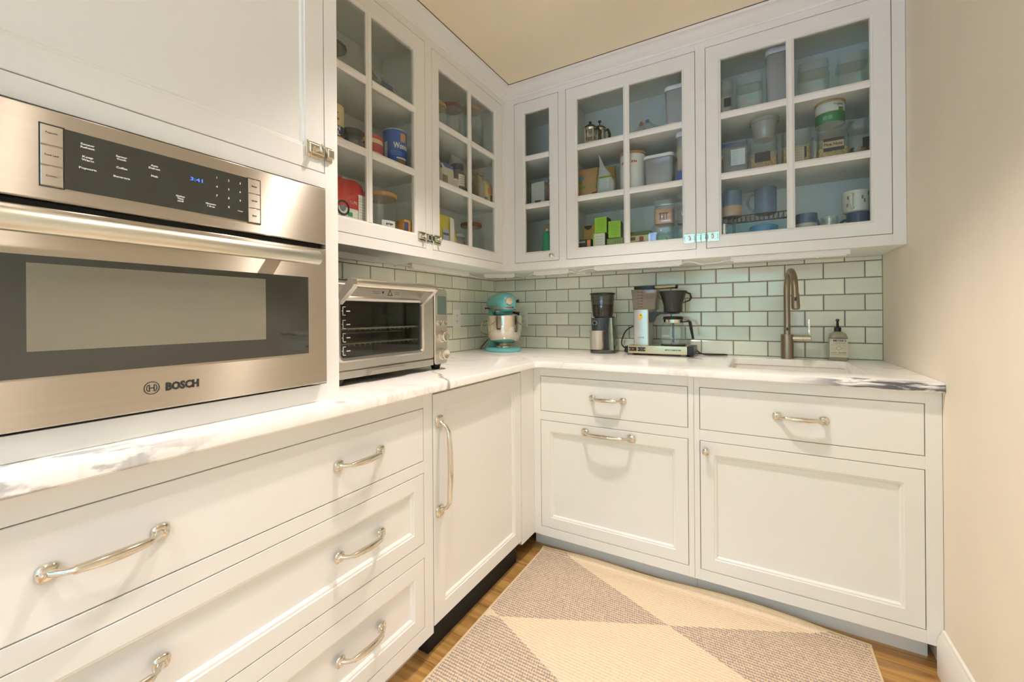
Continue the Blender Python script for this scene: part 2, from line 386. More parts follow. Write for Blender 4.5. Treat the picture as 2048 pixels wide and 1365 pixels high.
def tag(o, label, cat, group=None):
    o['label'] = label; o['category'] = cat
    if group: o['group'] = group
    return o
def thing(name, label, cat, loc=(0, 0, 0), rz=0.0, group=None):
    o = bpy.data.objects.new(name, None); o.empty_display_size = 0.05; COL.objects.link(o)
    o.location = loc; o.rotation_euler = (0, 0, rz); ORG[o.name] = tuple(loc)
    return tag(o, label, cat, group)
def single(mb, name, mats, label, cat, loc=(0, 0, 0), rz=0.0, group=None, **k):
    o = mb.build(name, mats, **k); o.location = loc; o.rotation_euler = (0, 0, rz)
    return tag(o, label, cat, group)
def struct(mb, name, mats, **k):
    o = mb.build(name, mats, **k); o['kind'] = 'structure'; return o
def share(o, parent, loc):
    """another piece of the same mesh"""
    c = o.copy(); COL.objects.link(c); c.parent = parent; c.location = loc; return c

_TXT = {}
def text_geo(body, size, ext=0.0003, bold=0.0):
    key = (body, size, ext, bold)
    if key in _TXT: return _TXT[key]
    cu = bpy.data.curves.new('t', 'FONT'); cu.body = body; cu.size = size; cu.align_x = 'CENTER'; cu.align_y = 'CENTER'
    cu.resolution_u = 2; cu.extrude = ext; cu.offset = bold
    ob = bpy.data.objects.new('t', cu); COL.objects.link(ob)
    dg = bpy.context.evaluated_depsgraph_get(); me = bpy.data.meshes.new_from_object(ob.evaluated_get(dg))
    V = [tuple(v.co) for v in me.vertices]; Fc = [tuple(p.vertices) for p in me.polygons]
    bpy.data.objects.remove(ob); bpy.data.curves.remove(cu); bpy.data.meshes.remove(me)
    _TXT[key] = (V, Fc); return V, Fc
def lettering(body, size, T, u, v, d, m, parent, local=False, width=None, bend=None, ang=0.0, bold=0.0, name='lettering'):
    """flat lettering on face T at (u, v); bend = radius for a can (T ignored, angle 0 = -y, local coords)"""
    V, Fc = text_geo(body, size, bold=bold)
    xs = [p[0] for p in V] or [0, 1]; w = max(xs) - min(xs); cx = (max(xs) + min(xs)) / 2
    k = (width / w) if width else 1.0
    mb = MB()
    ca, sa = math.cos(ang), math.sin(ang)
    for x, y, z in V:
        x = (x - cx) * k; x, y = x * ca - y * sa, x * sa + y * ca
        if bend:
            a = (u + x) / bend; mb.v.append(((bend + d + z) * math.sin(a), -(bend + d + z) * math.cos(a), v + y))
        else: mb.v.append(T(u + x, v + y, d + z))
    mb.f = list(Fc); mb.mi = [0] * len(Fc)
    return mb.build(name, m, parent, local=local)

# ------------------------------------------------------------------ dimensions (metres)
W = 2.0714; YB = -0.6887; XB = 0.6435; YU = -0.3548; XU = 0.2944; XT = 0.5912; YT = -1.7375
CT = 0.914; CB = 0.884; ZU = 1.392; ZC = 2.445; YE = -2.62; ZFB = 0.0845
LF, BF = TL(XB), TB(YB)      # base faces
LU, BU = TL(XU), TB(YU)      # upper faces
TF = TL(XT)                  # tall cabinet face

# ------------------------------------------------------------------ the room
fl = struct(MB().box(-0.1, W + 0.1, WIN_Y - 0.1, 0.1, -0.06, -0.012), 'floor', mat('subfloor', (70, 50, 30), 0.9))
yedges = [0.0, -0.14, -0.3, -0.42, -0.56, -0.70, -0.82, -1.035, -1.13, -1.30, -1.44, -1.62, -1.74, -1.92, -2.06, -2.2, -2.38, -2.5, -2.66, -2.82, -2.96, -3.14, -3.3, -3.44, -3.6, -3.78, -3.95, -4.1, -4.28, -4.44, WIN_Y]
for a, b in zip(yedges, yedges[1:]):
    MB().box(0.0, W, b + 0.0012, a - 0.0012, -0.012, 0.0).build('plank', PLANK, fl, bevel=0.0012)
wl = struct(MB().box(-0.1, 0.0, WIN_Y, 0.0, 0, ZC), 'wall_left', WALL)
wb = struct(MB().box(-0.1, W + 0.1, 0.0, 0.1, 0, ZC), 'wall_back', WALL)
wr = struct(MB().box(W, W + 0.1, WIN_Y, 0.0, 0, ZC), 'wall_right', WALL)
x0, x1, z0, z1 = PORTAL
wf = struct(MB().box(-0.1, x0, WIN_Y - 0.1, WIN_Y, 0, ZC).box(x1, W + 0.1, WIN_Y - 0.1, WIN_Y, 0, ZC).box(x0, x1, WIN_Y - 0.1, WIN_Y, 0, z0).box(x0, x1, WIN_Y - 0.1, WIN_Y, z1, ZC), 'wall_front', WALL)
win = MB()
win.box(x0, x0 + 0.05, WIN_Y - 0.08, WIN_Y - 0.03, z0, z1).box(x1 - 0.05, x1, WIN_Y - 0.08, WIN_Y - 0.03, z0, z1)
win.box(x0 + 0.05, x1 - 0.05, WIN_Y - 0.08, WIN_Y - 0.03, z0, z0 + 0.05).box(x0 + 0.05, x1 - 0.05, WIN_Y - 0.08, WIN_Y - 0.03, z1 - 0.05, z1)
wn = struct(win, 'window_1', TRIM)
zm = (z0 + z1) / 2; xm = (x0 + x1) / 2
MB().box(x0 + 0.05, x1 - 0.05, WIN_Y - 0.075, WIN_Y - 0.035, zm - 0.02, zm + 0.02).build('meeting_rail', TRIM, wn)
MB().box(xm - 0.012, xm + 0.012, WIN_Y - 0.07, WIN_Y - 0.04, z0 + 0.05, zm - 0.02).build('muntin', TRIM, wn)
MB().box(xm - 0.012, xm + 0.012, WIN_Y - 0.07, WIN_Y - 0.04, zm + 0.02, z1 - 0.05).build('muntin', TRIM, wn)
for xa, xb_ in ((x0 + 0.05, xm - 0.012), (xm + 0.012, x1 - 0.05)):
    for za, zb in ((z0 + 0.05, zm - 0.02), (zm + 0.02, z1 - 0.05)):
        MB().box(xa, xb_, WIN_Y - 0.057, WIN_Y - 0.053, za, zb).build('pane', clear('window_pane', (0.96, 0.98, 0.97), 1.3), wn)
struct(MB().box(-0.1, W + 0.1, WIN_Y - 0.1, 0.1, ZC, ZC + 0.08), 'ceiling', CEIL)
# greenery outside the window shows in the glossy tiles; the terrace is added
struct(MB().box(-9, 11, -10.8, WIN_Y - 0.1, -0.25, -0.2), 'bounce_pavement', mat('pale_bounce_terrace', (232, 230, 224), 0.8, var=0.1, vscale=3))  # unseen pale paving, added to bounce daylight up to ceiling and wall cabinets
struct(MB().box(-14, 16, -26, -10.8, -0.5, -0.3), 'lawn', mat('lawn_green', (96, 130, 62), 0.9, var=0.3, vscale=1.5))
hd = MB(); R = random.Random(3)
for i in range(34):
    for zc_ in (0.4, 2.0, 3.6, 5.0):  # foliage stacked tall to keep low sky light out of the room
        if zc_ > 1 and R.random() < 0.2: continue
        hd.ell((-13 + i * 0.85 + R.uniform(-0.4, 0.4), -12.5 + R.uniform(-1, 1), zc_ + R.uniform(-0.5, 0.5)), R.uniform(0.8, 1.4), R.uniform(0.8, 1.2), R.uniform(0.9, 1.5), 10, 6)
hd.jitter(0.12, 5)
ho = hd.build('hedge', mat('sky_block_hedge_green', (108, 142, 112), 0.8, var=0.5, vscale=2.5)); ho['kind'] = 'stuff'  # added hedge, raised tall to block the sky from the window
tag(ho, 'dense green garden hedge outside beyond the window', 'hedge')  # the same added sky-blocking hedge

# backsplash tiles: 6 x 3 inch, running bond
TP, TH, GR = 0.1545, 0.0762, 0.0042
struct_t = {}
def tile(parent, T, u0, u1, v0, v1):
    key = (round(u1 - u0, 4), round(v1 - v0, 4), parent.name)
    if key in struct_t:
        o, ou, ov = struct_t[key]; p = Vector(T(u0, v0, 0)) - Vector(T(ou, ov, 0)); share(o, parent, p)
    else:
        o = MB().rings(T, u0, u1, v0, v1, [(0, 0.0), (0, 0.0025), (0.004, 0.0045)], cap=True).build('tile', TILE, parent, ang=12)
        struct_t[key] = (o, u0, v0)
TWB, TWL = TB(0.0), TL(0.0)
MB().fbox(TWB, 0.0, W, CT, ZU, 0.0, 0.0012).build('grout_bed', GROUT, wb)
MB().fbox(TWL, YT, 0.0, CT, ZU, 0.0, 0.0012).build('grout_bed', GROUT, wl)
g = GR / 2
for r in range(7):
    v0 = CT + r * TH + g; v1 = min(CT + (r + 1) * TH, ZU) - g
    if r == 6: v1 = ZU - 0.0005
    u = 0.0 if r % 2 else -TP / 2 + 0.003
    while u < W:
        a, b = max(u, 0.0), min(u + TP, W)
        if b - a > 0.012: tile(wb, TWB, round(a + g, 5), round(b - g, 5), v0, v1)
        u += TP
    u = -0.03 if r % 2 else -0.03 + TP / 2
    while u > YT:
        a, b = max(u - TP, YT), min(u, 0.0)
        if b - a > 0.012: tile(wl, TWL, round(a + g, 5), round(b - g, 5), v0, v1)
        u -= TP
    if r % 2: tile(wl, TWL, -0.03 + g, -g, v0, v1)

# baseboard on the end wall, crown moulding over the cabinets
bbp = [(0, 0), (0.018, 0), (0.018, 0.105), (0.014, 0.112), (0.014, 0.120), (0.009, 0.128), (0.006, 0.140), (0, 0.143)]
struct(MB().loops([[(W - d, y, z) for d, z in bbp] for y in (YB - 0.002, WIN_Y)]), 'baseboard_right', TRIM)
cp = [(0.0, 2.395), (0.006, 2.395), (0.010, 2.400), (0.010, 2.404), (0.022, 2.409), (0.036, 2.418), (0.048, 2.430), (0.058, 2.434), (0.064, 2.434), (0.068, 2.437), (0.071, 2.4425), (0.0, 2.4425)]
struct(MB().loops([[(XU + c, YT, z) for c, z in cp], [(XU + c, YU - c, z) for c, z in cp], [(W, YU - c, z) for c, z in cp]]), 'trim_1', PAINT)

struct(MB().loops([[(XU + 0.069, YT, 2.4425), (XU + 0.0735, YT, 2.4425), (XU + 0.0735, YT, 2.4449), (XU + 0.069, YT, 2.4449)], [(XU + 0.069, YU - 0.069, 2.4425), (XU + 0.0735, YU - 0.0735, 2.4425), (XU + 0.0735, YU - 0.0735, 2.4449), (XU + 0.069, YU - 0.069, 2.4449)], [(W, YU - 0.069, 2.4425), (W, YU - 0.0735, 2.4425), (W, YU - 0.0735, 2.4449), (W, YU - 0.069, 2.4449)]]), 'gap_shadow_strip', mat('gap_shadow_line', (96, 80, 62), 0.9))  # dark strip painted as the shaded gap between crown and ceiling
# ceiling downlights
for i, (lx, ly) in enumerate(LAMPS):
    lb = ['nearest the glazed corner cabinets', 'above the oven front', 'beside the garden window'][i]
    t = thing('recessed_light', 'round white recessed ceiling downlight ' + lb, 'light', (lx, ly, ZC - 0.001), group='recessed ceiling downlights')
    MB().lathe((0, 0, 0), [(0.075, 0.0), (0.075, -0.004), (0.052, -0.006), (0.05, 0.0)], 28).build('trim_ring', WHITE, t, local=True)
    MB().lathe((0, 0, -0.003), [(0.045, 0), (0.045, -0.004)], 24).build('lens', mat('lamp_lens', (255, 225, 180), 0.5, emit=6.0), t, local=True)
    sp = bpy.data.lights.new('downlight', 'SPOT'); sp.energy = LAMP_W * (4.4, 1.7, 2.0)[i]; sp.color = LAMP_COL; sp.spot_size = math.radians((98, 82, 98)[i]); sp.spot_blend = 0.55; sp.shadow_soft_size = 0.03
    so = bpy.data.objects.new('downlight', sp); COL.objects.link(so); so.parent = t; so.location = (0, 0, -0.03)
#--PART2--
# ------------------------------------------------------------------ cabinet hardware and fronts
GAP = 0.0022
def pull(T, u, v, L, parent, vertical=False, k=1.0):
    Tn = (lambda s, t, d: T(u + t, v + s, d)) if vertical else (lambda s, t, d: T(u + s, v + t, d))
    e = L / 2 - 0.013 * k; mb = MB()
    half = [(-e - 0.002, 0.003, 0.0072), (-e + 0.003 * k, 0.012, 0.0060), (-e + 0.010 * k, 0.021 * k, 0.0052), (-e + 0.017 * k, 0.0258 * k, 0.0052), (-e + 0.020 * k, 0.0272 * k, 0.0068), (-e + 0.024 * k, 0.0282 * k, 0.0070)]
    q0 = e - 0.024 * k
    mid = [(-q0 + 2 * q0 * i / 10, (0.0282 + 0.0045 * math.sin(PI * i / 10)) * k, 0.0070 + 0.0018 * math.sin(PI * i / 10)) for i in range(1, 10)]
    pts = half + mid + [(-s, d, r) for s, d, r in half[::-1]]
    mb.tube([Tn(s, 0, d) for s, d, r in pts], [r * (0.75 + 0.25 * k) for s, d, r in pts], 12)
    for sg in (-1, 1):
        L_ = []
        for q, d in ((1, 0.0), (1, 0.003), (0.86, 0.006), (0.5, 0.0085)):
            L_.append([Tn(sg * (e + 0.003) + p[0] * q, p[1] * q, d) for p in rrect(0.0140 * k, 0.0140 * k, 0.0095 * k, 4)])
        mb.loops(L_)
        L_ = [[Tn(sg * (e + 0.008 * k) + p[0] * q, p[1] * q, d) for p in rrect(0.004, 0.004, 0.004, 3)] for q, d in ((1, 0.006), (0.9, 0.009), (0.4, 0.0105))]
        mb.loops(L_)
    return mb.build('handle', CHROME, parent, ang=50, label='polished nickel bar pull')
def knob(T, u, v, parent, r=0.0135):
    L_ = []
    for q, d in ((0.75, 0), (0.72, 0.003), (0.42, 0.006), (0.40, 0.014), (0.7, 0.018), (1.0, 0.022), (1.0, 0.026), (0.75, 0.030), (0.3, 0.032)):
        L_.append([T(u + r * q * math.cos(2 * PI * i / 18), v + r * q * math.sin(2 * PI * i / 18), d) for i in range(18)])
    return MB().loops(L_).build('knob', CHROME, parent, label='round polished nickel knob')
def latch(T, u, v, parent, cab, sg=1):
    """cupboard catch: case and thumb turn on the door, keeper on the face frame; sg = side of the keeper"""
    o = MB(); a, b = sorted((u - sg * 0.052, u - sg * 0.004))
    o.cbox(T, a, b, v - 0.021, v + 0.021, 0, 0.003, 0.0008)
    a2, b2 = sorted((u - sg * 0.048, u - sg * 0.006))
    o.cbox(T, a2, b2, v - 0.012, v + 0.012, 0.003, 0.012, 0.002)
    o.cbox(T, a2, b2, v + 0.014, v + 0.019, 0.003, 0.006, 0.001); o.cbox(T, a2, b2, v - 0.019, v - 0.014, 0.003, 0.006, 0.001)
    la = o.build('latch_case', CHROME, parent, label='polished nickel cupboard latch')
    c = u - sg * 0.026
    L_ = [[T(c + 0.0055 * q * math.cos(2 * PI * i / 14), v + 0.011 * q * math.sin(2 * PI * i / 14), d) for i in range(14)] for q, d in ((0.5, 0.012), (0.5, 0.02), (1, 0.023), (1, 0.027), (0.6, 0.03))]
    MB().loops(L_).build('latch_turn', CHROME, parent)
    k = MB(); a, b = sorted((u + sg * 0.003, u + sg * 0.022))
    k.cbox(T, a, b, v - 0.019, v + 0.019, 0, 0.003, 0.0008); k.cbox(T, a, b, v - 0.012, v + 0.012, 0.003, 0.013, 0.002)
    k.build('latch_keeper', CHROME, cab, label='polished nickel latch keeper')
def slab_front(T, u0, u1, v0, v1, parent, name='drawer'):
    return MB().rings(T, u0 + GAP, u1 - GAP, v0 + GAP, v1 - GAP, [(0, -0.02), (0, -0.0012), (0.0012, 0.0)], cap=True, back=True).build(name, PAINT, parent, ang=20)
def shaker(T, u0, u1, v0, v1, parent, name='door', w=0.058, dp=0.011):
    u0 += GAP; u1 -= GAP; v0 += GAP; v1 -= GAP
    o = MB().rings(T, u0, u1, v0, v1, [(0, -0.021), (0, -0.0012), (0.0012, 0.0), (w - 0.012, 0.0), (w - 0.010, -0.0025), (w - 0.005, -0.0035), (w - 0.002, -0.006), (w, -0.0095), (w, -dp - 0.006), (w, -0.021)], closed=True).build(name, PAINT, parent, ang=25)
    MB().fbox(T, u0 + w - 0.002, u1 - w + 0.002, v0 + w - 0.002, v1 - w + 0.002, -0.019, -dp).build('panel', PAINT, o)
    return o
def frame_boxes(T, rects, parent, name='face_frame'):
    mb = MB()
    for r in rects: mb.cbox(T, *r, -0.021, 0.0, 0.0006)
    return mb.build(name, PAINT, parent)

# ------------------------------------------------------------------ base cabinets
# three drawer base under the oven
yl, yr = -2.470, -1.463
t = thing('drawer_cabinet', 'white painted base cabinet with three wide drawers under the built-in oven', 'cabinet', (0.32, (YE - 1.42) / 2, 0))
MB().box(0.003, XB - 0.021, YE, -1.421, ZFB, CB - 0.001).build('carcass', PAINT_IN, t)
MB().box(0.003, 0.575, YE, -1.421, 0.0, ZFB).build('toe_kick', PAINT, t)
frame_boxes(LF, [(YE, yl, ZFB, CB), (yr, -1.4215, ZFB, CB), (yl, yr, 0.837, CB), (yl, yr, 0.628, 0.6655), (yl, yr, 0.355, 0.3995), (yl, yr, ZFB, 0.13)], t)
d1 = slab_front(LF, yl, yr, 0.6655, 0.837, t)
d2 = shaker(LF, yl, yr, 0.3995, 0.628, t, 'drawer', 0.055)
d3 = shaker(LF, yl, yr, 0.13, 0.355, t, 'drawer', 0.055)
for d, z in ((d1, 0.751), (d2, 0.517), (d3, 0.250)):
    pull(LF, -2.222, z, 0.158, d); pull(LF, -1.713, z, 0.158, d)

# panel-front under-counter refrigerator
t = thing('undercounter_refrigerator', 'white panelled under-counter refrigerator with a tall vertical nickel handle', 'refrigerator', (0.3, -1.115, 0))
MB().box(0.003, XB - 0.03, -1.418, -0.818, 0.0, CB - 0.002).build('carcass', BLACKM, t)
dr = shaker(LF, -1.4185, -0.8165, 0.102, 0.873, t, 'door', 0.066)
pull(LF, -1.386, 0.626, 0.335, dr, True, 1.45)
gr = MB().fbox(LF, -1.41, -0.83, 0.012, 0.085, -0.055, -0.045).build('toe_grille', BLACK, t)
for i in range(5): MB().fbox(LF, -1.405, -0.835, 0.018 + i * 0.013, 0.024 + i * 0.013, -0.045, -0.041).build('louvre', BLACK, gr)

# base cabinet in the corner: drawer over pull-out bin
t = thing('bin_cabinet', 'white base cabinet with a drawer over a pull-out bin front beside the refrigerator', 'cabinet', (1.0, -0.35, 0))
MB().box(XB + 0.001, 1.3555, YB + 0.021, -0.003, ZFB, CB - 0.001).build('carcass', PAINT_IN, t)
MB().box(XB - 0.03, 1.3555, -0.615, -0.003, 0.0, ZFB).build('toe_kick', PAINT, t)
MB().box(XB - 0.021, XB, -0.8145, YB + 0.0, ZFB, CB).build('corner_filler', PAINT, t)
frame_boxes(BF, [(XB, 0.680, ZFB, CB), (1.335, 1.3555, ZFB, CB), (0.680, 1.335, 0.8435, CB), (0.680, 1.335, 0.634, 0.676), (0.680, 1.335, ZFB, 0.126)], t)
d1 = slab_front(BF, 0.680, 1.335, 0.676, 0.8435, t); pull(BF, 1.007, 0.7595, 0.158, d1)
d2 = shaker(BF, 0.680, 1.335, 0.126, 0.634, t, 'bin_front', 0.060); pull(BF, 1.006, 0.603, 0.232, d2, k=1.25)

t = thing('sink_cabinet', 'white sink base cabinet with a false drawer and one wide panelled door', 'cabinet', (1.7, -0.35, 0))
cs = MB().box(1.3565, W - 0.003, YB + 0.021, YB + 0.04, ZFB, CB - 0.001).box(1.3565, 1.374, YB + 0.04, -0.003, ZFB, CB - 0.001).box(W - 0.021, W - 0.003, YB + 0.04, -0.003, ZFB, CB - 0.001).box(1.374, W - 0.021, YB + 0.04, -0.003, ZFB, ZFB + 0.018)
cs.build('carcass', PAINT_IN, t)
MB().box(1.3565, W - 0.02, -0.615, -0.003, 0.0, ZFB).build('toe_kick', PAINT, t)
frame_boxes(BF, [(1.3565, 1.3765, ZFB, CB), (2.031, W - 0.001, ZFB, CB), (1.3765, 2.031, 0.8435, CB), (1.3765, 2.031, 0.634, 0.676), (1.3765, 2.031, ZFB, 0.126)], t)
d1 = slab_front(BF, 1.3765, 2.031, 0.676, 0.8435, t); pull(BF, 1.704, 0.7595, 0.158, d1)
d2 = shaker(BF, 1.3765, 2.031, 0.126, 0.634, t, 'door', 0.060); knob(BF, 1.3995, 0.5975, d2)

# ------------------------------------------------------------------ marble worktop with a cut-out, and the sink below it
SX0, SX1, SY0, SY1 = 1.474, 1.915, -0.575, -0.135
xf_, yf_ = 0.676, -0.7165; rc = 0.03
def outline(i):
    """L-shaped worktop outline moved inwards by i"""
    pts = [(0.002 , -0.002), (0.002, YE), (xf_ - i, YE)]
    cx, cy, r = xf_ + rc, yf_ - rc, rc + i
    for k in range(7):
        a = PI - k * PI / 2 / 6
        pts.append((cx + r * math.cos(a), cy + r * math.sin(a)))
    pts += [(W - 0.001, yf_ + i), (W - 0.001, -0.002)]
    return pts
def hole(i): return rrect((SX1 - SX0) / 2 + i, (SY1 - SY0) / 2 + i, 0.03 + i, 5)
hc = ((SX0 + SX1) / 2, (SY0 + SY1) / 2)
mb = MB()
levels = [(0.004, CB), (0.0, CB + 0.004), (0.0, CT - 0.009), (0.003, CT - 0.0025), (0.009, CT)]
mb.loops([[(x, y, z) for x, y in outline(i)] for i, z in levels], False, False)
mb.loops([[(hc[0] + x, hc[1] + y, z) for x, y in hole(i)] for i, z in ((0.0, CB), (0.0, CT - 0.004), (0.004, CT))], False, False)
for i, hi, z in ((0.009, 0.004, CT), (0.004, 0.0, CB)):
    o_ = [Vector((x, y, 0)) for x, y in outline(i)]; h_ = [Vector((hc[0] + x, hc[1] + y, 0)) for x, y in hole(hi)]
    b0 = len(mb.v); al = o_ + h_; mb.v += [(p.x, p.y, z) for p in al]
    for tri in tessellate_polygon([o_, h_]): mb.face([b0 + q for q in tri])
def weld(me):
    bm = bmesh.new(); bm.from_mesh(me); bmesh.ops.remove_doubles(bm, verts=bm.verts, dist=1e-5); bmesh.ops.recalc_face_normals(bm, faces=bm.faces); bm.to_mesh(me); bm.free()
    me.shade_smooth(); me.set_sharp_from_angle(angle=math.radians(30))
wt = single(mb, 'worktop', MARBLE, 'white veined marble worktop wrapping the corner of the cabinets', 'worktop')
weld(wt.data)
t = thing('sink', 'square white undermount sink set into the marble worktop below the tap', 'sink', (hc[0], hc[1], 0.70))
mb = MB(); q = 0.012
S = lambda i, z: [(hc[0] + x, hc[1] + y, z) for x, y in rrect((SX1 - SX0) / 2 + i, (SY1 - SY0) / 2 + i, max(0.03 + i, 0.012), 5)]
mb.loops([S(0.018, CB - 0.001), S(0.018, 0.70), S(0.0, 0.698), S(-0.03, 0.70)][:3], False, True)
mb.loops([S(0.018, CB - 0.001), S(0.004, CB - 0.001), S(0.002, 0.74), S(-0.012, 0.715), S(-0.03, 0.712)], False, True)
mb.build('basin', mat('sink_white', (238, 234, 224), 0.2, coat=0.3), t)
MB().lathe((hc[0], hc[1] + 0.05, 0.712), [(0.042, 0), (0.042, 0.003), (0.03, 0.003), (0.028, 0.001)], 20).build('drain', CHROME, t)

# ------------------------------------------------------------------ tall oven cabinet
t = thing('oven_cabinet', 'tall white cabinet standing on the worktop around the built-in oven', 'cabinet', (0.3, -2.12, CT))
c = MB()
zt = 2.44
c.box(0.003, XT - 0.021, YT - 0.018, YT - 0.0005, CT + 0.0005, zt).box(0.003, XT - 0.021, YE, YE + 0.018, CT + 0.0005, zt)
c.box(0.003, 0.02, YE + 0.018, YT - 0.018, CT + 0.0005, zt).box(0.02, XT - 0.03, YE + 0.018, YT - 0.018, zt - 0.018, zt)
c.box(0.02, XT - 0.03, YE + 0.018, YT - 0.018, 1.482, 1.50).box(0.02, XT - 0.03, YE + 0.018, YT - 0.018, CT + 0.0005, 0.932)
c.build('carcass', PAINT, t)
OL, OR_, OB, OT = -2.470, -1.776, 0.957, 1.4695
DT = 2.30
frame_boxes(TF, [(YE, OL, CT + 0.0005, zt), (OR_, YT, CT + 0.0005, zt), (OL, OR_, CT + 0.0005, OB), (OL, OR_, OT, 1.508), (OL, OR_, DT, zt)], t)
dr = shaker(TF, OL, OR_, 1.508, DT, t, 'door', 0.064, 0.008)
latch(TF, OR_ - 0.002, 1.561, dr, t, 1)

# built-in oven
OF = TL(XT + 0.022)
t = thing('built_in_oven', 'brushed steel built-in speed oven with a wide bar handle and dark glass door', 'oven', (0.32, -2.123, 0.96))
oy0, oy1 = -2.462, -1.790
MB().box(0.06, XT - 0.002, oy0 + 0.01, oy1 - 0.01, OB + 0.008, OT - 0.008).build('chassis', GREYD, t)
cpn = MB().rings(OF, oy0, oy1, 1.318, 1.461, [(0, -0.024), (0, -0.002), (0.002, 0.0)], back=True).build('control_panel', STEEL_D, t)
MB().fbox(OF, -2.263, -1.983, 1.3405, 1.436, 0.0, 0.0012).build('display', DARKGLASS, cpn)
for uu in ((-2.289, -2.264), (-1.982, -1.957)):
    for i in range(3):
        a = 1.3405 + i * 0.0319
        MB().cbox(OF, uu[0], uu[1], a + 0.0008, a + 0.0311, 0.0, 0.0016, 0.0006).build('button', STEEL_D, cpn)
    MB().rings(OF, uu[0] - 0.0016, uu[1] + 0.0016, 1.3389, 1.4376, [(0, 0.0), (0, 0.0008), (0.0014, 0.0008), (0.0014, 0.0)], closed=True).build('button_outline', INK, cpn)
for s, u, v, w in (('Popcorn', -2.277, 1.424, 0.013), ('Power Level', -2.277, 1.389, 0.015), ('Convec.', -2.277, 1.3565, 0.013), ('Reheat', -1.9695, 1.4205, 0.011), ('Auto Cook', -1.9695, 1.389, 0.012), ('Start', -1.9695, 1.3565, 0.009)):
    lettering(s, 0.0042, OF, u, v, 0.0018, INK, cpn, width=w)
for s, u, v, w in (('Sensor', -2.236, 1.4195, 0.017), ('Reheat', -2.236, 1.4145, 0.017), ('Sensor', -2.193, 1.4135, 0.015), ('Cook', -2.193, 1.409, 0.013), ('Auto', -2.147, 1.412, 0.011), ('Defrost', -2.147, 1.407, 0.017),
                   ('Keep', -2.236, 1.399, 0.013), ('Warm', -2.236, 1.394, 0.015), ('Coffee', -2.193, 1.394, 0.015), ('Melt', -2.147, 1.393, 0.010), ('Popcorn', -2.236, 1.380, 0.021), ('Beverage', -2.193, 1.378, 0.022),
                   ('Kitchen', -2.107, 1.366, 0.014), ('Timer', -2.107, 1.3615, 0.011), ('on/off', -2.107, 1.357, 0.010), ('Microwave', -2.055, 1.363, 0.018), ('+ 30 sec', -2.055, 1.358, 0.014)):
    lettering(s, 0.0044, OF, u, v, 0.0016, WINK, cpn, width=w, bold=0.00015)
lettering('3:41', 0.0095, OF, -2.080, 1.405, 0.0016, BLUEINK, cpn, width=0.021)
for i in range(10):
    k = i if i < 9 else 10
    lettering('1234567890'[i], 0.0058, OF, -2.044 + (k % 3) * 0.0225, 1.4195 - (k // 3) * 0.0185, 0.0016, WINK, cpn, bold=0.0001)
lettering('clear', 0.0042, OF, -1.999, 1.3605, 0.0016, WINK, cpn, width=0.011)
MB().fbox(OF, oy0 + 0.004, oy1 - 0.012, 1.3065, 1.3175, -0.024, -0.016).build('vent_slot', BLACKM, t)
dmb = MB().rings(OF, oy0, oy1, 0.964, 1.306, [(0, -0.024), (0, -0.002), (0.002, 0.0)], back=True)
dr = dmb.build('door', STEEL_D, t)
MB().rings(OF, oy0 + 0.05, -1.842, 1.043, 1.2305, [(0, 0.0), (0, 0.0015), (0.002, 0.002)], back=True).build('door_glass', DARKGLASS, dr)
MB().fbox(OF, -2.305, -1.947, 1.083, 1.2185, 0.002, 0.0026).build('viewing_window', OVENWIN, dr)
# wide rounded bar handle
L_ = []
for y in (oy0 + 0.012, oy0 + 0.016, oy1 - 0.048, oy1 - 0.044):
    sh = 0.8 if y in (oy0 + 0.012, oy1 - 0.044) else 1.0
    L_.append([(XT + 0.058 + 0.012 * sh * math.cos(a), y, 1.276 + 0.0175 * sh * math.sin(a)) for a in [2 * PI * k / 20 for k in range(20)]])
MB().loops(L_).build('handle', mat('oven_handle_steel', (226, 222, 206), 0.3, 1.0), dr)
for y in (oy0 + 0.10, oy1 - 0.13): MB().fbox(OF, y - 0.012, y + 0.012, 1.266, 1.286, 0.0, 0.03).build('handle_post', STEEL_D, dr)
lettering('BOSCH', 0.0195, OF, -2.105, 1.0035, 0.0006, INK, dr, width=0.054, bold=0.001)
ring = lambda r, k=0.0: [OF(-2.153 + r * math.cos(2 * PI * i / 28), 1.005 + r * math.sin(2 * PI * i / 28), k) for i in range(28)]
em = MB().loops([ring(0.0118, 0.0), ring(0.0118, 0.0008), ring(0.0106, 0.0008), ring(0.0106, 0.0)], closed=True)
for a, b, c_, d_ in ((-0.0042, -0.0028, -0.0062, 0.0062), (0.0028, 0.0042, -0.0062, 0.0062), (-0.0028, 0.0028, -0.0008, 0.0008)):
    em.fbox(OF, -2.153 + a, -2.153 + b, 1.005 + c_, 1.005 + d_, 0.0, 0.0008)
for sg in (-1, 1):
    em.loops([[OF(-2.153 + sg * r * math.cos(a), 1.005 + r * math.sin(a), k) for a in [-0.9 + 1.8 * i / 8 for i in range(9)]][::1] + [OF(-2.153 + sg * (r - 0.0012) * math.cos(a), 1.005 + (r - 0.0012) * math.sin(a), k) for a in [0.9 - 1.8 * i / 8 for i in range(9)]] for r, k in ((0.0082, 0.0), (0.0082, 0.0008))])
em.build('emblem', INK, dr)

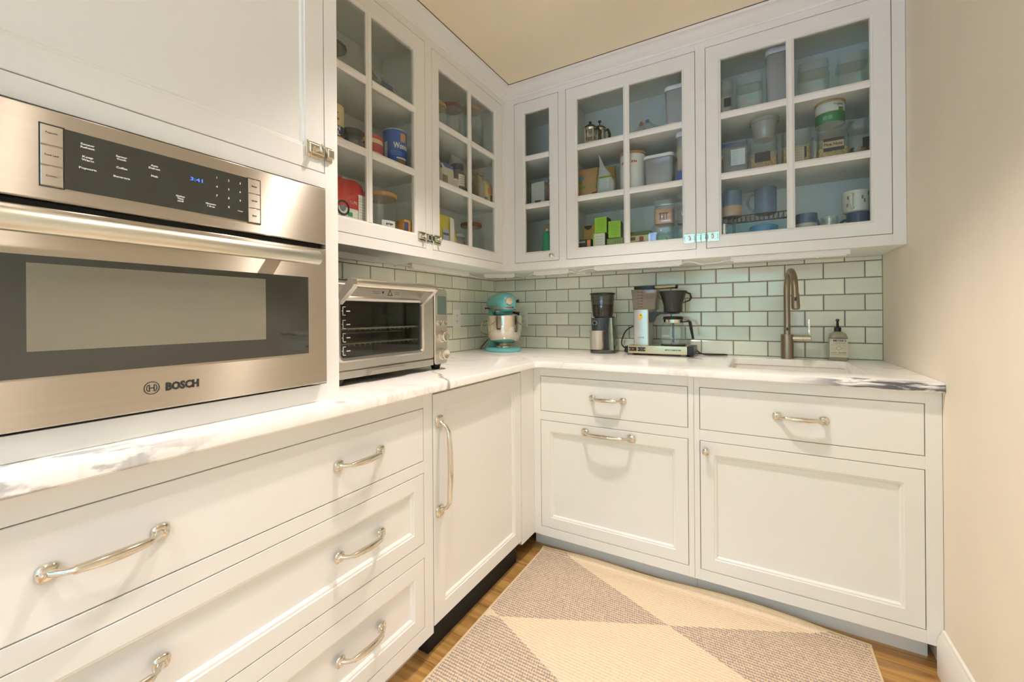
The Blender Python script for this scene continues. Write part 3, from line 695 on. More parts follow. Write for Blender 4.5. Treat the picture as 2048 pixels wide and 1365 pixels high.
# ------------------------------------------------------------------ glazed upper cabinets
ROWS = [(1.4955, 1.7445), (1.7740, 2.0215), (2.0515, 2.2955)]
DZ0, DZ1 = 1.4345, 2.3640
def glazed_door(T, u0, u1, cols, parent):
    mb = MB(); a, b = cols[0][0], cols[-1][1]; g_ = GAP
    def ring(o0, o1, o2, o3, d): return [T(o0, o2, d), T(o1, o2, d), T(o1, o3, d), T(o0, o3, d)]
    O = lambda e, d: ring(u0 + g_ + e, u1 - g_ - e, DZ0 + g_ + e, DZ1 - g_ - e, d)
    I = lambda e, d: ring(a - e, b + e, ROWS[0][0] - e, ROWS[-1][1] + e, d)
    mb.loops([O(0, -0.022), O(0, -0.001), O(0.001, 0.0), I(0.010, 0.0), I(0.008, -0.0025), I(0.003, -0.004), I(0, -0.009), I(0, -0.022)], closed=True)
    o = mb.build('door', PAINT, parent, ang=25)
    prof = lambda w: [(-w / 2, -0.016), (w / 2, -0.016), (w / 2, -0.007), (w / 2 - 0.006, -0.004), (0.006, -0.0015), (-0.006, -0.0015), (-w / 2 + 0.006, -0.004), (-w / 2, -0.007)]
    for c0, c1 in zip(cols, cols[1:]):
        m_, w = (c0[1] + c1[0]) / 2, c1[0] - c0[1]
        MB().loops([[T(m_ + p, z, d) for p, d in prof(w)] for z in (ROWS[0][0] - 0.002, ROWS[-1][1] + 0.002)]).build('muntin', PAINT, o, ang=20)
    for r0, r1 in zip(ROWS, ROWS[1:]):
        m_, w = (r0[1] + r1[0]) / 2, r1[0] - r0[1]
        for c0, c1 in cols: MB().loops([[T(u, m_ + p, d) for p, d in prof(w)] for u in (c0 - 0.001, c1 + 0.001)]).build('muntin', PAINT, o, ang=20)
    for c0, c1 in cols:
        for r0, r1 in ROWS: MB().fbox(T, c0 - 0.003, c1 + 0.003, r0 - 0.003, r1 + 0.003, -0.0145, -0.0115).build('pane', PANE, o)
    return o
SH0, SH1, SH2 = 1.4100, 1.7690, 2.0460       # shelf tops
# the run beside the oven cabinet
t = thing('glazed_cabinet', 'white wall cabinet with two six-pane glass doors above the toaster oven', 'cabinet', (0.15, -1.05, ZU))
c = MB().box(0.003, 0.012, YT + 0.0005, YU - 0.001, ZU, 2.40).box(0.012, XU - 0.021, YT + 0.0005, YT + 0.0185, ZU, 2.40).box(0.012, XU - 0.021, YU - 0.019, YU - 0.001, ZU, 2.40)
c.box(0.012, XU - 0.021, YT + 0.0185, YU - 0.019, ZU, SH0).box(0.012, XU - 0.021, YT + 0.0185, YU - 0.019, 2.372, 2.40).box(0.012, XU - 0.045, -1.037, -1.019, SH0, 2.372)
c.build('carcass', PAINT_IN, t)
for a, b in ((YT + 0.0185, -1.037), (-1.019, YU - 0.019)):
    for z in (SH1, SH2): MB().box(0.012, XU - 0.03, a, b, z - 0.018, z).build('shelf', PAINT_IN, t, bevel=0.0015)
frame_boxes(LU, [(YT + 0.0005, -1.672, ZU, 2.40), (-1.050, -1.006, ZU, 2.40), (-0.386, YU - 0.0005, ZU, 2.40), (-1.672, -1.050, ZU, DZ0), (-1.006, -0.386, ZU, DZ0), (-1.672, -1.050, DZ1, 2.40), (-1.006, -0.386, DZ1, 2.40)], t)
dA = glazed_door(LU, -1.672, -1.050, [(-1.606, -1.376), (-1.3475, -1.1165)], t)
dB = glazed_door(LU, -1.006, -0.386, [(-0.948, -0.7135), (-0.685, -0.4615)], t)
latch(LU, -1.052, 1.484, dA, t, 1); latch(LU, -1.004, 1.484, dB, t, -1)
# the run over the sink
t = thing('glazed_cabinet', 'white wall cabinet with three glass-paned doors above the coffee maker and tap', 'cabinet', (1.2, -0.18, ZU))
c = MB().box(0.003, W - 0.003, -0.012, -0.003, ZU, 2.40).box(0.003, 0.021, YU, -0.012, ZU, 2.40).box(W - 0.021, W - 0.003, YU + 0.021, -0.012, ZU, 2.40)
c.box(0.021, XU - 0.022, YU, YU + 0.021, ZU, 2.40)
c.box(0.021, W - 0.021, YU + 0.021, -0.012, ZU, SH0).box(0.021, W - 0.021, YU + 0.021, -0.012, 2.372, 2.40)
DIV = [0.6595, 1.355]
for x in DIV: c.box(x - 0.009, x + 0.009, YU + 0.045, -0.012, SH0, 2.372)
c.build('carcass', PAINT_IN, t)
for a, b in ((0.021, DIV[0] - 0.009), (DIV[0] + 0.009, DIV[1] - 0.009), (DIV[1] + 0.009, W - 0.021)):
    for z in (SH1, SH2): MB().box(a, b, YU + 0.03, -0.012, z - 0.018, z).build('shelf', PAINT_IN, t, bevel=0.0015)
frame_boxes(BU, [(XU - 0.021, 0.357, ZU, 2.40), (0.638, 0.681, ZU, 2.40), (1.334, 1.376, ZU, 2.40), (2.031, W - 0.001, ZU, 2.40)] + [r for a, b in ((0.357, 0.638), (0.681, 1.334), (1.376, 2.031)) for r in ((a, b, ZU, DZ0), (a, b, DZ1, 2.40))], t)
dC = glazed_door(BU, 0.357, 0.638, [(0.4245, 0.577)], t); knob(BU, 0.598, 1.461, dC, 0.0125)
dD = glazed_door(BU, 0.681, 1.334, [(0.7455, 0.994), (1.0244, 1.2728)], t)
dE = glazed_door(BU, 1.376, 2.031, [(1.4405, 1.6905), (1.7195, 1.966)], t)
latch(BU, 1.332, 1.487, dD, t, 1); latch(BU, 1.378, 1.487, dE, t, -1)
#--PART3--
# ------------------------------------------------------------------ rug
t = thing('rug', 'flat woven rug with mauve and cream diamonds and a pale bound edge', 'rug', (1.285, -1.6, 0))
rx0, rx1, ry0, ry1 = 0.676, 1.898, -2.55, -0.662
def rz_(x, y):
    e = max(0.0, (y - (ry1 - 0.032)) / 0.032)
    c = 0.35 + 0.65 * max(0.0, min(1.0, (x - 0.72) / 0.35)) * max(0.0, min(1.0, (1.9 - x) / 0.2))
    wv = 1.0 + 0.3 * math.sin(x * 9.0 + 0.6)
    return 0.004 + 0.023 * c * wv * e * e
NX, NY = 40, 60
ys = [ry0 + (ry1 - 0.06 - ry0) * j / (NY - 8) for j in range(NY - 7)] + [ry1 - 0.06 + 0.06 * j / 7 for j in range(1, 8)]
g0 = []
for zz in (0.0, 0.005):
    g0.append([[(rx0 + (rx1 - rx0) * i / NX, y, rz_(rx0 + (rx1 - rx0) * i / NX, y) - 0.004 + zz) for i in range(NX + 1)] for y in ys])
mb = MB(); nn = NX + 1; m_ = len(ys)
for lay in g0:
    for row in lay: mb.v += row
off = nn * m_
for j in range(m_ - 1):
    for i in range(NX):
        a = j * nn + i
        mb.face((off + a, off + a + 1, off + a + nn + 1, off + a + nn)); mb.face((a, a + nn, a + nn + 1, a + 1))
edge = [(j * nn, (j + 1) * nn) for j in range(m_ - 1)] + [(j * nn + NX, (j + 1) * nn + NX) for j in range(m_ - 1)] + [(i, i + 1) for i in range(NX)] + [((m_ - 1) * nn + i, (m_ - 1) * nn + i + 1) for i in range(NX)]
for a, b in edge: mb.face((a, b, off + b, off + a))
ro = mb.build('weave', RUG, t)
ro.data.transform(Matrix.Translation(t.location)); ro.location = -Vector(t.location)      # pattern follows room coordinates
BIND = mat('rug_binding', (226, 206, 166), 0.9, var=0.1, vscale=200)
MB().tube([(rx0, y, rz_(rx0, y) + 0.0) for y in ys], 0.0042, 6).build('bound_edge', BIND, t)
MB().tube([(rx1, y, rz_(rx1, y) + 0.0) for y in ys], 0.0042, 6).build('bound_edge', BIND, t)
MB().tube([(rx0 + (rx1 - rx0) * i / NX, ry1, rz_(rx0 + (rx1 - rx0) * i / NX, ry1)) for i in range(NX + 1)], 0.0036, 6).build('bound_edge', BIND, t)

# ------------------------------------------------------------------ under-cabinet light bars and their leads
def light_bar(p, q, label, w=0.03):
    p = Vector(p); q = Vector(q); c = (p + q) / 2; L_ = (q - p).length; a = math.atan2(q.y - p.y, q.x - p.x)
    t = thing('under_cabinet_light', label, 'light', (c.x, c.y, ZU - 0.026), a, 'under-cabinet light bars')
    MB().box(-L_ / 2, L_ / 2, -w / 2, w / 2, 0.004, 0.0255).build('housing', WHITE, t, local=True, bevel=0.002)
    MB().box(-L_ / 2 + 0.012, L_ / 2 - 0.012, -w / 2 + 0.004, w / 2 - 0.004, 0.0, 0.0045).build('diffuser', mat('diffuser', (244, 240, 232), 0.5), t, local=True)
    MB().lathe((L_ / 4, 0, 0.0), [(0.004, 0.0), (0.003, -0.004)], 8).build('switch', WHITE, t, local=True)
light_bar((0.135, -1.60), (0.135, -1.192), 'slim white light bar under the cabinet nearest the oven cabinet')
light_bar((0.10, -0.950), (0.10, -0.474), 'slim white light bar above the toaster oven handle end')
light_bar((0.105, -0.300), (0.272, -0.212), 'short white light bar set across the corner above the mixer')
light_bar((0.437, -0.262), (0.660, -0.262), 'short white light bar between the corner and the coffee grinder')
light_bar((0.828, -0.318), (1.268, -0.318), 'slim white light bar above the coffee maker')
light_bar((1.474, -0.318), (1.905, -0.318), 'slim white light bar above the tap and soap')
def lead(pts, label, r=0.0028, m=WHITE, name='cable', grp=None, cat='cable'):
    P = [Vector(p) for p in pts]; S_ = []
    for i in range(len(P) - 1):
        p0, p1, p2, p3 = P[max(i - 1, 0)], P[i], P[i + 1], P[min(i + 2, len(P) - 1)]
        for k in range(5):
            u = k / 5; S_.append(0.5 * ((2 * p1) + (p2 - p0) * u + (2 * p0 - 5 * p1 + 4 * p2 - p3) * u * u + (3 * p1 - p0 - 3 * p2 + p3) * u ** 3))
    S_.append(P[-1])
    return single(MB().tube(S_, r, 6), name, m, label, cat, group=grp)
zc = 1.380
lead([(0.135, -1.192, zc), (0.15, -1.16, 1.372), (0.17, -1.11, 1.362), (0.12, -1.07, 1.366), (0.16, -1.04, 1.374), (0.11, -0.99, 1.378), (0.10, -0.95, zc)], 'white light lead looping between the two bars beside the oven cabinet', grp='light leads')
lead([(0.10, -0.474, zc), (0.11, -0.44, 1.368), (0.13, -0.40, 1.356), (0.10, -0.36, 1.370), (0.09, -0.33, 1.378), (0.105, -0.30, zc)], 'white light lead hanging beside the corner bar above the mixer', grp='light leads')
lead([(0.272, -0.212, zc), (0.31, -0.20, 1.374), (0.36, -0.22, 1.362), (0.40, -0.25, 1.372), (0.437, -0.262, zc)], 'white light lead drooping behind the corner towards the narrow door', grp='light leads')
lead([(0.660, -0.262, zc), (0.69, -0.27, 1.370), (0.73, -0.29, 1.360), (0.76, -0.28, 1.364), (0.72, -0.27, 1.372), (0.78, -0.31, 1.382), (0.828, -0.318, zc)], 'white light lead curled in a bow above the coffee grinder', grp='light leads')
lead([(1.268, -0.318, zc), (1.30, -0.31, 1.384), (1.36, -0.30, 1.366), (1.33, -0.29, 1.374), (1.41, -0.31, 1.370), (1.474, -0.318, zc)], 'white light lead curled under the pair of chrome latches', grp='light leads')

# ------------------------------------------------------------------ wall outlets
def outlet(T, u, v, label):
    t = thing('outlet', label, 'outlet', T(u, v, 0.005), group='wall outlets')
    MB().rings(T, u - 0.036, u + 0.036, v - 0.058, v + 0.058, [(0, 0.0045), (0, 0.007), (0.003, 0.0095)], back=True).build('cover_plate', WHITE, t)
    MB().cbox(T, u - 0.017, u + 0.017, v - 0.034, v + 0.034, 0.0095, 0.0115, 0.0008).build('receptacle', WHITE, t)
    mb = MB()
    for dz in (-0.017, 0.017):
        for du in (-0.006, 0.006): mb.fbox(T, u + du - 0.0012, u + du + 0.0012, v + dz - 0.002, v + dz + 0.006, 0.0115, 0.012)
        mb.fbox(T, u - 0.002, u + 0.002, v + dz - 0.0095, v + dz - 0.006, 0.0115, 0.012)
    mb.build('slots', INK, t)
outlet(TWL, -0.458, 1.115, 'white duplex outlet on the tiles between toaster oven and mixer')
outlet(TWB, 0.215, 1.110, 'white outlet plate on the tiles partly hidden behind the mixer')

# ------------------------------------------------------------------ toaster oven
XO = 0.455; OFc = TL(XO)
t = thing('toaster_oven', 'stainless steel countertop toaster oven with bar handle and dial column', 'toaster oven', (0.28, -1.39, CT))
b0, b1, c0, c1 = -1.655, -1.112, 0.935, 1.243
sh = MB().box(0.10, XO - 0.012, b0, b0 + 0.02, c0, c1).box(0.10, XO - 0.012, -1.215, b1, c0, c1).box(0.10, XO - 0.012, b0 + 0.02, -1.215, c1 - 0.02, c1).box(0.10, XO - 0.012, b0 + 0.02, -1.215, c0, c0 + 0.035).box(0.10, 0.125, b0 + 0.02, -1.215, c0 + 0.035, c1 - 0.02)
sh.build('shell', STEEL, t, bevel=0.004)
MB().box(0.126, 0.13, b0 + 0.021, -1.216, c0 + 0.036, c1 - 0.021).build('cavity_back', mat('oven_cavity', (62, 62, 56), 0.45, 0.4), t)
a0_, a1_ = b0 + 0.002, -1.1945
dm = MB()
def rr(T, uc, vc, hu, hv, r, d): return [T(uc + x, vc + y, d) for x, y in rrect(hu, hv, r, 4)]
uc, vc = (a0_ + a1_) / 2, 1.100
gu, gv = 0.1805, 0.0885; guc, gvc = -1.447, 1.0925
dm.loops([rr(OFc, uc, vc, (a1_ - a0_) / 2, 0.137, 0.006, -0.012), rr(OFc, uc, vc, (a1_ - a0_) / 2, 0.137, 0.006, 0.0), rr(OFc, uc, vc, (a1_ - a0_) / 2 - 0.003, 0.134, 0.006, 0.003),
          rr(OFc, guc, gvc, gu + 0.016, gv + 0.016, 0.02, 0.003), rr(OFc, guc, gvc, gu + 0.010, gv + 0.010, 0.018, 0.009), rr(OFc, guc, gvc, gu + 0.002, gv + 0.002, 0.012, 0.004), rr(OFc, guc, gvc, gu, gv, 0.010, -0.012)], False, False)
dr = dm.build('door', STEEL, t, ang=30)
MB().loops([rr(OFc, guc, gvc, gu + 0.001, gv + 0.001, 0.010, -0.006), rr(OFc, guc, gvc, gu + 0.001, gv + 0.001, 0.010, -0.002)]).build('door_glass', clear('toaster_glass', (0.66, 0.68, 0.63), 1.5), dr)
hz = 1.236; hx = XO + 0.062
MB().tube([(hx, -1.625, hz), (hx, -1.60, hz), (hx, -1.29, hz), (hx, -1.266, hz)], [0.0145, 0.0155, 0.0155, 0.0145], 16).build('handle', mat('toaster_handle', (228, 218, 200), 0.22, 1.0), dr)
for yy in (-1.628, -1.262):
    MB().prism([(XO, 1.170), (XO, 1.198), (hx - 0.010, hz + 0.014), (hx + 0.010, hz + 0.010), (hx + 0.013, hz - 0.006), (hx + 0.004, hz - 0.016)], yy - 0.009, yy + 0.009, lambda a, b, d: (a, d, b)).build('handle_bracket', STEEL, dr)
tri = lambda s, d: [OFc(-1.425 + s * x, 1.2125 + s * y, d) for x, y in ((-0.012, -0.008), (0.012, -0.008), (0, 0.013))]
MB().loops([tri(1, 0.003), tri(1, 0.0038), tri(0.72, 0.0038), tri(0.72, 0.003)], closed=True).build('warning_mark', INK, dr)
for u_, w_ in ((-1.485, 0.034), (-1.392, 0.022)):
    for z_ in (1.2155, 1.2095): MB().fbox(OFc, u_ - w_ / 2, u_ + w_ / 2, z_, z_ + 0.0012, 0.003, 0.0036).build('warning_line', INK, dr)
MB().prism([(-1.457, 1.209), (-1.451, 1.218), (-1.463, 1.218)], 0.003, 0.0036, OFc).build('warning_mark', INK, dr)
for k in range(4):
    zz = 1.150 - k * 0.042
    m4 = MB().fbox(OFc, -1.618, -1.616, zz - 0.014, zz + 0.014, -0.0018, -0.0012).fbox(OFc, -1.622, -1.616, zz - 0.001, zz + 0.001, -0.0018, -0.0012).fbox(OFc, -1.618, -1.607, zz + 0.012, zz + 0.014, -0.0018, -0.0012).fbox(OFc, -1.618, -1.607, zz - 0.014, zz - 0.012, -0.0018, -0.0012)
    m4.fbox(OFc, -1.604, -1.590, zz - 0.002, zz + 0.001, -0.0018, -0.0012).build('rack_mark', WINK, dr)
for zr, dep in ((1.092, 0.0), (1.043, 0.0)):
    rk = MB().tube([(XO - 0.03, b0 + 0.03, zr), (XO - 0.03, -1.25, zr)], 0.0028, 6)
    rk.tube([(0.15, b0 + 0.03, zr), (0.15, -1.25, zr)], 0.0025, 6)
    for k in range(17):
        y_ = b0 + 0.035 + k * 0.0225
        rk.tube([(0.15, y_, zr), (XO - 0.03, y_, zr), (XO - 0.028, y_, zr - 0.007)], 0.0017, 5)
    rk.build('wire_rack', mat('rack_wire', (236, 232, 222), 0.35, 0.2), t)
MB().box(0.16, XO - 0.06, b0 + 0.05, -1.30, 1.075, 1.079).build('baking_tray', mat('tray_metal', (150, 148, 140), 0.35, 0.8), t)
# bottom lip, crumb tray grip, dial column
MB().rings(OFc, a0_, -1.1945, 0.936, 0.960, [(0, -0.012), (0, 0.0), (0.002, 0.002)], back=True).build('bottom_lip', STEEL, t)
MB().prism([(-1.525, 0.938), (-1.345, 0.938), (-1.355, 0.953), (-1.515, 0.953)], 0.002, 0.012, OFc).build('crumb_tray_grip', STEEL, t)
cl = MB().loops([rr(OFc, -1.152, 1.088, 0.0405, 0.152, 0.014, -0.012), rr(OFc, -1.152, 1.088, 0.0405, 0.152, 0.014, 0.004), rr(OFc, -1.152, 1.088, 0.037, 0.1485, 0.012, 0.007)]).build('control_column', STEEL, t)
MB().loops([rr(OFc, -1.152, 1.175, 0.029, 0.041, 0.005, 0.007), rr(OFc, -1.152, 1.175, 0.029, 0.041, 0.005, 0.0085), rr(OFc, -1.152, 1.175, 0.026, 0.038, 0.004, 0.0085), rr(OFc, -1.152, 1.175, 0.026, 0.038, 0.004, 0.007)], closed=True).build('display_bezel', CHROME, cl)
MB().loops([rr(OFc, -1.152, 1.175, 0.026, 0.038, 0.004, 0.0068), rr(OFc, -1.152, 1.175, 0.026, 0.038, 0.004, 0.0076)]).build('display', mat('lcd', (84, 100, 94), 0.15), cl)
def dial(u, v, r, h, nm):
    L_ = [[OFc(u + r * q * math.cos(2 * PI * i / 24), v + r * q * math.sin(2 * PI * i / 24), d) for i in range(24)] for q, d in ((1.08, 0.007), (1.08, 0.0095), (0.98, 0.0105), (0.94, h), (0.82, h + 0.003), (0.3, h + 0.002))]
    MB().loops(L_).build(nm, CHROME, cl)
dial(-1.172, 1.103, 0.0115, 0.018, 'push_button'); dial(-1.134, 1.103, 0.0095, 0.014, 'push_button')
dial(-1.147, 1.049, 0.0225, 0.028, 'dial'); dial(-1.147, 0.977, 0.0225, 0.028, 'dial')
for u_, v_ in ((-1.640, 0), (-1.127, 0)):
    for x_ in (0.13, XO - 0.03): MB().lathe((x_, u_ + (0.02 if u_ < -1.5 else -0.02), CT + 0.0003), [(0.016, 0), (0.024, 0.0215)], 12).build('foot', BLACK, t)

# ------------------------------------------------------------------ stand mixer
t = thing('stand_mixer', 'turquoise tilt-head stand mixer with a polished steel bowl in the corner', 'mixer', (0.197, -0.255, CT), math.radians(-39))
b = MB()
base = lambda k, z: [((0.035 + x * k), y * k, z) for x, y in [(0.135 * math.cos(a) * (1.0 if math.cos(a) > 0 else 1.15), 0.108 * math.sin(a)) for a in [2 * PI * i / 32 for i in range(32)]]]
b.loops([base(0.97, 0.001), base(1.0, 0.005), base(1.0, 0.014), base(0.95, 0.022), base(0.80, 0.026)])
b.build('base', TEAL, t, local=True)
p = MB().loft([(0.018, 0.058, 0.072, 0.045, -0.072, 0), (0.05, 0.045, 0.056, 0.04, -0.085, 0), (0.10, 0.036, 0.046, 0.034, -0.092, 0), (0.17, 0.038, 0.046, 0.036, -0.092, 0), (0.225, 0.05, 0.05, 0.04, -0.088, 0), (0.25, 0.06, 0.052, 0.045, -0.08, 0)], 5)
p.build('column', TEAL, t, local=True)
L_ = []
for x, ry, rz, zc_ in ((-0.172, 0.012, 0.012, 0.290), (-0.165, 0.036, 0.034, 0.289), (-0.145, 0.052, 0.048, 0.288), (-0.10, 0.062, 0.058, 0.290), (-0.03, 0.066, 0.066, 0.294), (0.04, 0.066, 0.066, 0.294), (0.09, 0.062, 0.062, 0.292), (0.125, 0.053, 0.054, 0.289), (0.142, 0.040, 0.042, 0.288), (0.147, 0.022, 0.024, 0.288)):
    L_.append([(x, ry * math.copysign(abs(math.cos(a)) ** 0.85, math.cos(a)), zc_ + rz * math.copysign(abs(math.sin(a)) ** 0.85, math.sin(a))) for a in [2 * PI * i / 28 for i in range(28)]])
hdm = MB().loops(L_).build('head', TEAL, t, local=True, ang=60)
band = []
for zb, ex in ((0.2580, 0.0012), (0.2720, 0.0012)):
    pts = [(-0.06, -0.0655), (0.04, -0.0645), (0.09, -0.0605), (0.123, -0.050), (0.140, -0.034), (0.1475, -0.012), (0.1475, 0.012), (0.140, 0.034), (0.123, 0.050), (0.09, 0.0605), (0.04, 0.0645), (-0.06, 0.0655)]
    band.append([(x * 1.01, y * 1.01, zb) for x, y in pts] + [(x * 0.93, y * 0.93, zb) for x, y in pts[::-1]])
MB().loops(band).build('trim_band', STEEL, hdm, local=True)
lettering('KitchenAid', 0.0105, lambda u, v, d: (0.1475 + d - 9 * u * u, u, v), 0.0, 0.2650, 0.0032, INK, hdm, local=True, width=0.075, bold=0.0004)
MB().lathe((0.138, 0.0, 0.303), [(0.024, 0), (0.024, 0.010), (0.021, 0.014), (0.010, 0.0145)], 24, 'x').build('attachment_hub', CHROME, hdm, local=True)
MB().tube([(0.115, 0.045, 0.303), (0.117, 0.058, 0.303), (0.118, 0.062, 0.303), (0.119, 0.072, 0.303)], [0.004, 0.004, 0.011, 0.010], 12).build('hub_knob', BLACK, hdm, local=True)
MB().tube([(-0.02, -0.060, 0.2625), (-0.02, -0.088, 0.2625), (-0.02, -0.096, 0.2625)], [0.003, 0.003, 0.0075], 8).build('speed_lever', BLACK, hdm, local=True)
MB().lathe((0.055, 0, 0), [(0.046, 0.236), (0.056, 0.240), (0.056, 0.2445), (0.050, 0.252)], 28).build('planetary', CHROME, hdm, local=True)
MB().lathe((0.055, 0, 0), [(0.052, 0.221), (0.054, 0.238), (0.050, 0.245)], 28).build('planetary_skirt', TEAL, hdm, local=True)
bowl = MB().lathe((0.055, 0, 0), [(0.045, 0.028), (0.047, 0.034), (0.033, 0.041), (0.034, 0.046), (0.062, 0.052), (0.088, 0.068), (0.102, 0.094), (0.107, 0.125), (0.1085, 0.165), (0.1095, 0.2125), (0.112, 0.2145), (0.112, 0.217), (0.109, 0.217), (0.106, 0.2), (0.104, 0.12), (0.06, 0.058)], 40)
bw = bowl.build('bowl', MIRROR, t, local=True, ang=50)
MB().tube([(0.035, -0.107, 0.185), (0.022, -0.124, 0.178), (0.014, -0.134, 0.15), (0.018, -0.130, 0.115), (0.032, -0.106, 0.10)], [0.010] * 5, 8, 0.35).build('bowl_handle', MIRROR, bw, local=True)
MB().tube([(0.06, 0.048, 0.238), (0.070, 0.072, 0.232), (0.078, 0.092, 0.228)], [0.004, 0.008, 0.012], 8).build('lock_lever', BLACK, hdm, local=True)
MB().lathe((0.055, 0, 0.024), [(0.05, 0), (0.05, 0.005)], 24).build('bowl_plate', CHROME, t, local=True)
lead([(0.075, -0.10, 1.02), (0.045, -0.12, 0.995), (0.022, -0.17, 0.955), (0.022, -0.225, 0.921), (0.05, -0.265, 0.918)], 'black power cord curving behind the turquoise mixer', 0.0032, BLACK, 'power_cord', 'power cords')

# ------------------------------------------------------------------ coffee grinder
t = thing('coffee_grinder', 'black and steel coffee grinder with smoked bean hopper beside the coffee maker', 'grinder', (0.815, -0.150, CT))
MB().lathe((0, 0, 0), [(0.070, 0.0005), (0.072, 0.006), (0.070, 0.016), (0.062, 0.020)], 32).build('base', GREYD, t, local=True)
MB().loft([(0.018, 0.058, 0.05, 0.04, 0.012, 0.012), (0.13, 0.055, 0.05, 0.04, 0.010, 0.012), (0.206, 0.056, 0.052, 0.045, 0.008, 0.008)], 5).build('body', BLACK, t, local=True)
MB().loft([(0.128, 0.044, 0.045, 0.04, -0.014, -0.012), (0.2, 0.048, 0.046, 0.04, -0.012, -0.012)], 5).build('motor_front', mat('grinder_front', (58, 66, 68), 0.35), t, local=True)
MB().loft([(0.018, 0.018, 0.046, 0.006, 0.057, 0.012), (0.2, 0.0155, 0.045, 0.006, 0.050, 0.012)], 3).build('side_column', mat('column_steel', (150, 148, 130), 0.25, 1.0), t, local=True)
MB().lathe((-0.020, -0.026, 0.021), [(0.044, 0), (0.045, 0.002), (0.045, 0.100), (0.047, 0.103), (0.047, 0.107), (0.040, 0.107)], 32).build('grounds_bin', STEEL, t, local=True)
MB().lathe((-0.026, -0.056, 0.172), [(0.013, 0), (0.013, 0.006), (0.010, 0.010), (0.006, 0.010)], 18, '-y').build('timer_knob', CHROME, t, local=True)
MB().lathe((-0.026, -0.066, 0.172), [(0.0095, 0), (0.008, 0.003)], 16, '-y').build('knob_cap', BLACK, t, local=True)
MB().lathe((0, 0, 0), [(0.056, 0.206), (0.060, 0.24), (0.068, 0.336)], 32, cap0=False, cap1=False).build('hopper', SMOKE, t, local=True)
MB().lathe((0, 0, 0), [(0.054, 0.207), (0.060, 0.27), (0.045, 0.276)], 28).build('beans', grains('coffee_beans', (66, 42, 24), (24, 14, 8), 90), t, local=True)
MB().lathe((0, 0, 0), [(0.071, 0.333), (0.0715, 0.338), (0.068, 0.341), (0.02, 0.342)], 32).build('hopper_lid', BLACK, t, local=True)

# ------------------------------------------------------------------ coffee maker
KY = -0.215; KF = TB(KY)
t = thing('coffee_maker', 'silver drip coffee maker with glass carafe and black brew basket', 'coffee maker', (1.13, -0.13, CT))
CHAMP = mat('champagne_metal', (214, 198, 166), 0.3, 0.85)
bs = MB().box(0.975, 1.272, KY, -0.06, CT + 0.010, CT + 0.052).build('base', CHAMP, t, bevel=0.002)
MB().box(0.955, 0.975, KY + 0.006, -0.066, CT + 0.012, CT + 0.046).build('end_cap', BLACK, bs, bevel=0.003)
MB().box(1.272, 1.302, KY - 0.001, -0.064, CT + 0.008, CT + 0.052).build('end_cap', BLACK, bs, bevel=0.003)
for x_ in (0.985, 1.255):
    for y_ in (KY + 0.012, -0.075): MB().box(x_ - 0.012, x_ + 0.012, y_ - 0.010, y_ + 0.010, CT + 0.0003, CT + 0.011).build('foot', GREYD, bs)
for x_ in (1.000, 1.046):
    s_ = MB().cbox(KF, x_ - 0.019, x_ + 0.020, CT + 0.022, CT + 0.043, 0.0, 0.003, 0.0008).build('switch_plate', BLACK, bs)
MB().cbox(KF, 0.998, 1.006, CT + 0.029, CT + 0.037, 0.003, 0.005, 0.0008).build('power_lamp', mat('orange_lamp', (230, 96, 40), 0.4), bs)
MB().cbox(KF, 1.040, 1.056, CT + 0.026, CT + 0.040, 0.003, 0.006, 0.001).build('rocker', GREYD, bs)
for x_ in (0.986, 1.031, 1.062): MB().cbox(KF, x_ - 0.002, x_ + 0.002, CT + 0.030, CT + 0.035, 0.003, 0.0035, 0.0003).build('switch_mark', WINK, bs)
lettering('MOCCAMASTER', 0.0095, KF, 1.205, CT + 0.032, 0.0003, INK, bs, width=0.078, bold=0.0003)
tw = MB().loft([(CT + 0.053, 0.0405, 0.055, 0.008, 1.040, -0.142), (CT + 0.243, 0.0405, 0.055, 0.008, 1.040, -0.142)], 3).build('tower', mat('tower_silver', (206, 204, 196), 0.32, 0.9), t)
TFc = TB(-0.197)
MB().loops([[TFc(1.038 + 0.011 * math.cos(a), CT + 0.206 + 0.017 * math.sin(a), d) for a in [2 * PI * i / 20 for i in range(20)]] for d in (0.0, 0.0008)]).build('sticker', mat('sticker_yellow', (226, 190, 72), 0.5), tw)
MB().loops([[TFc(1.038 + 0.004 * math.cos(a), CT + 0.213 + 0.003 * math.sin(a), d) for a in [2 * PI * i / 12 for i in range(12)]] for d in (0.0008, 0.0012)]).build('sticker_print', REDINK, tw)
lettering('COSI', 0.0105, TFc, 1.040, CT + 0.093, 0.0004, INK, tw, width=0.032)
rs = MB().loft([(CT + 0.243, 0.056, 0.055, 0.006, 1.055, -0.135), (CT + 0.246, 0.058, 0.057, 0.008, 1.055, -0.135), (CT + 0.350, 0.068, 0.064, 0.008, 1.057, -0.135)], 3).build('water_tank', AMBERP, t)
RFc = lambda u, v, d: (u, -0.1925 - (v - CT - 0.246) * 0.0673 - d, v)
for k in range(6):
    z_ = CT + 0.256 + k * 0.0155
    for x_, w_ in ((1.026, 0.004), (1.037, 0.003), (1.046, 0.005)): MB().fbox(RFc, x_ - w_ / 2, x_ + w_ / 2, z_, z_ + 0.0035, 0.0004, 0.001).build('level_mark', INK, rs)
MB().box(1.003, 1.105, -0.190, -0.085, CT + 0.351, CT + 0.371).build('tank_lid', BLACK, t, bevel=0.003)
MB().tube([(1.09, -0.15, CT + 0.361), (1.19, -0.16, CT + 0.362), (1.212, -0.162, CT + 0.362)], 0.0095, 12).build('outlet_arm', CHAMP, t)
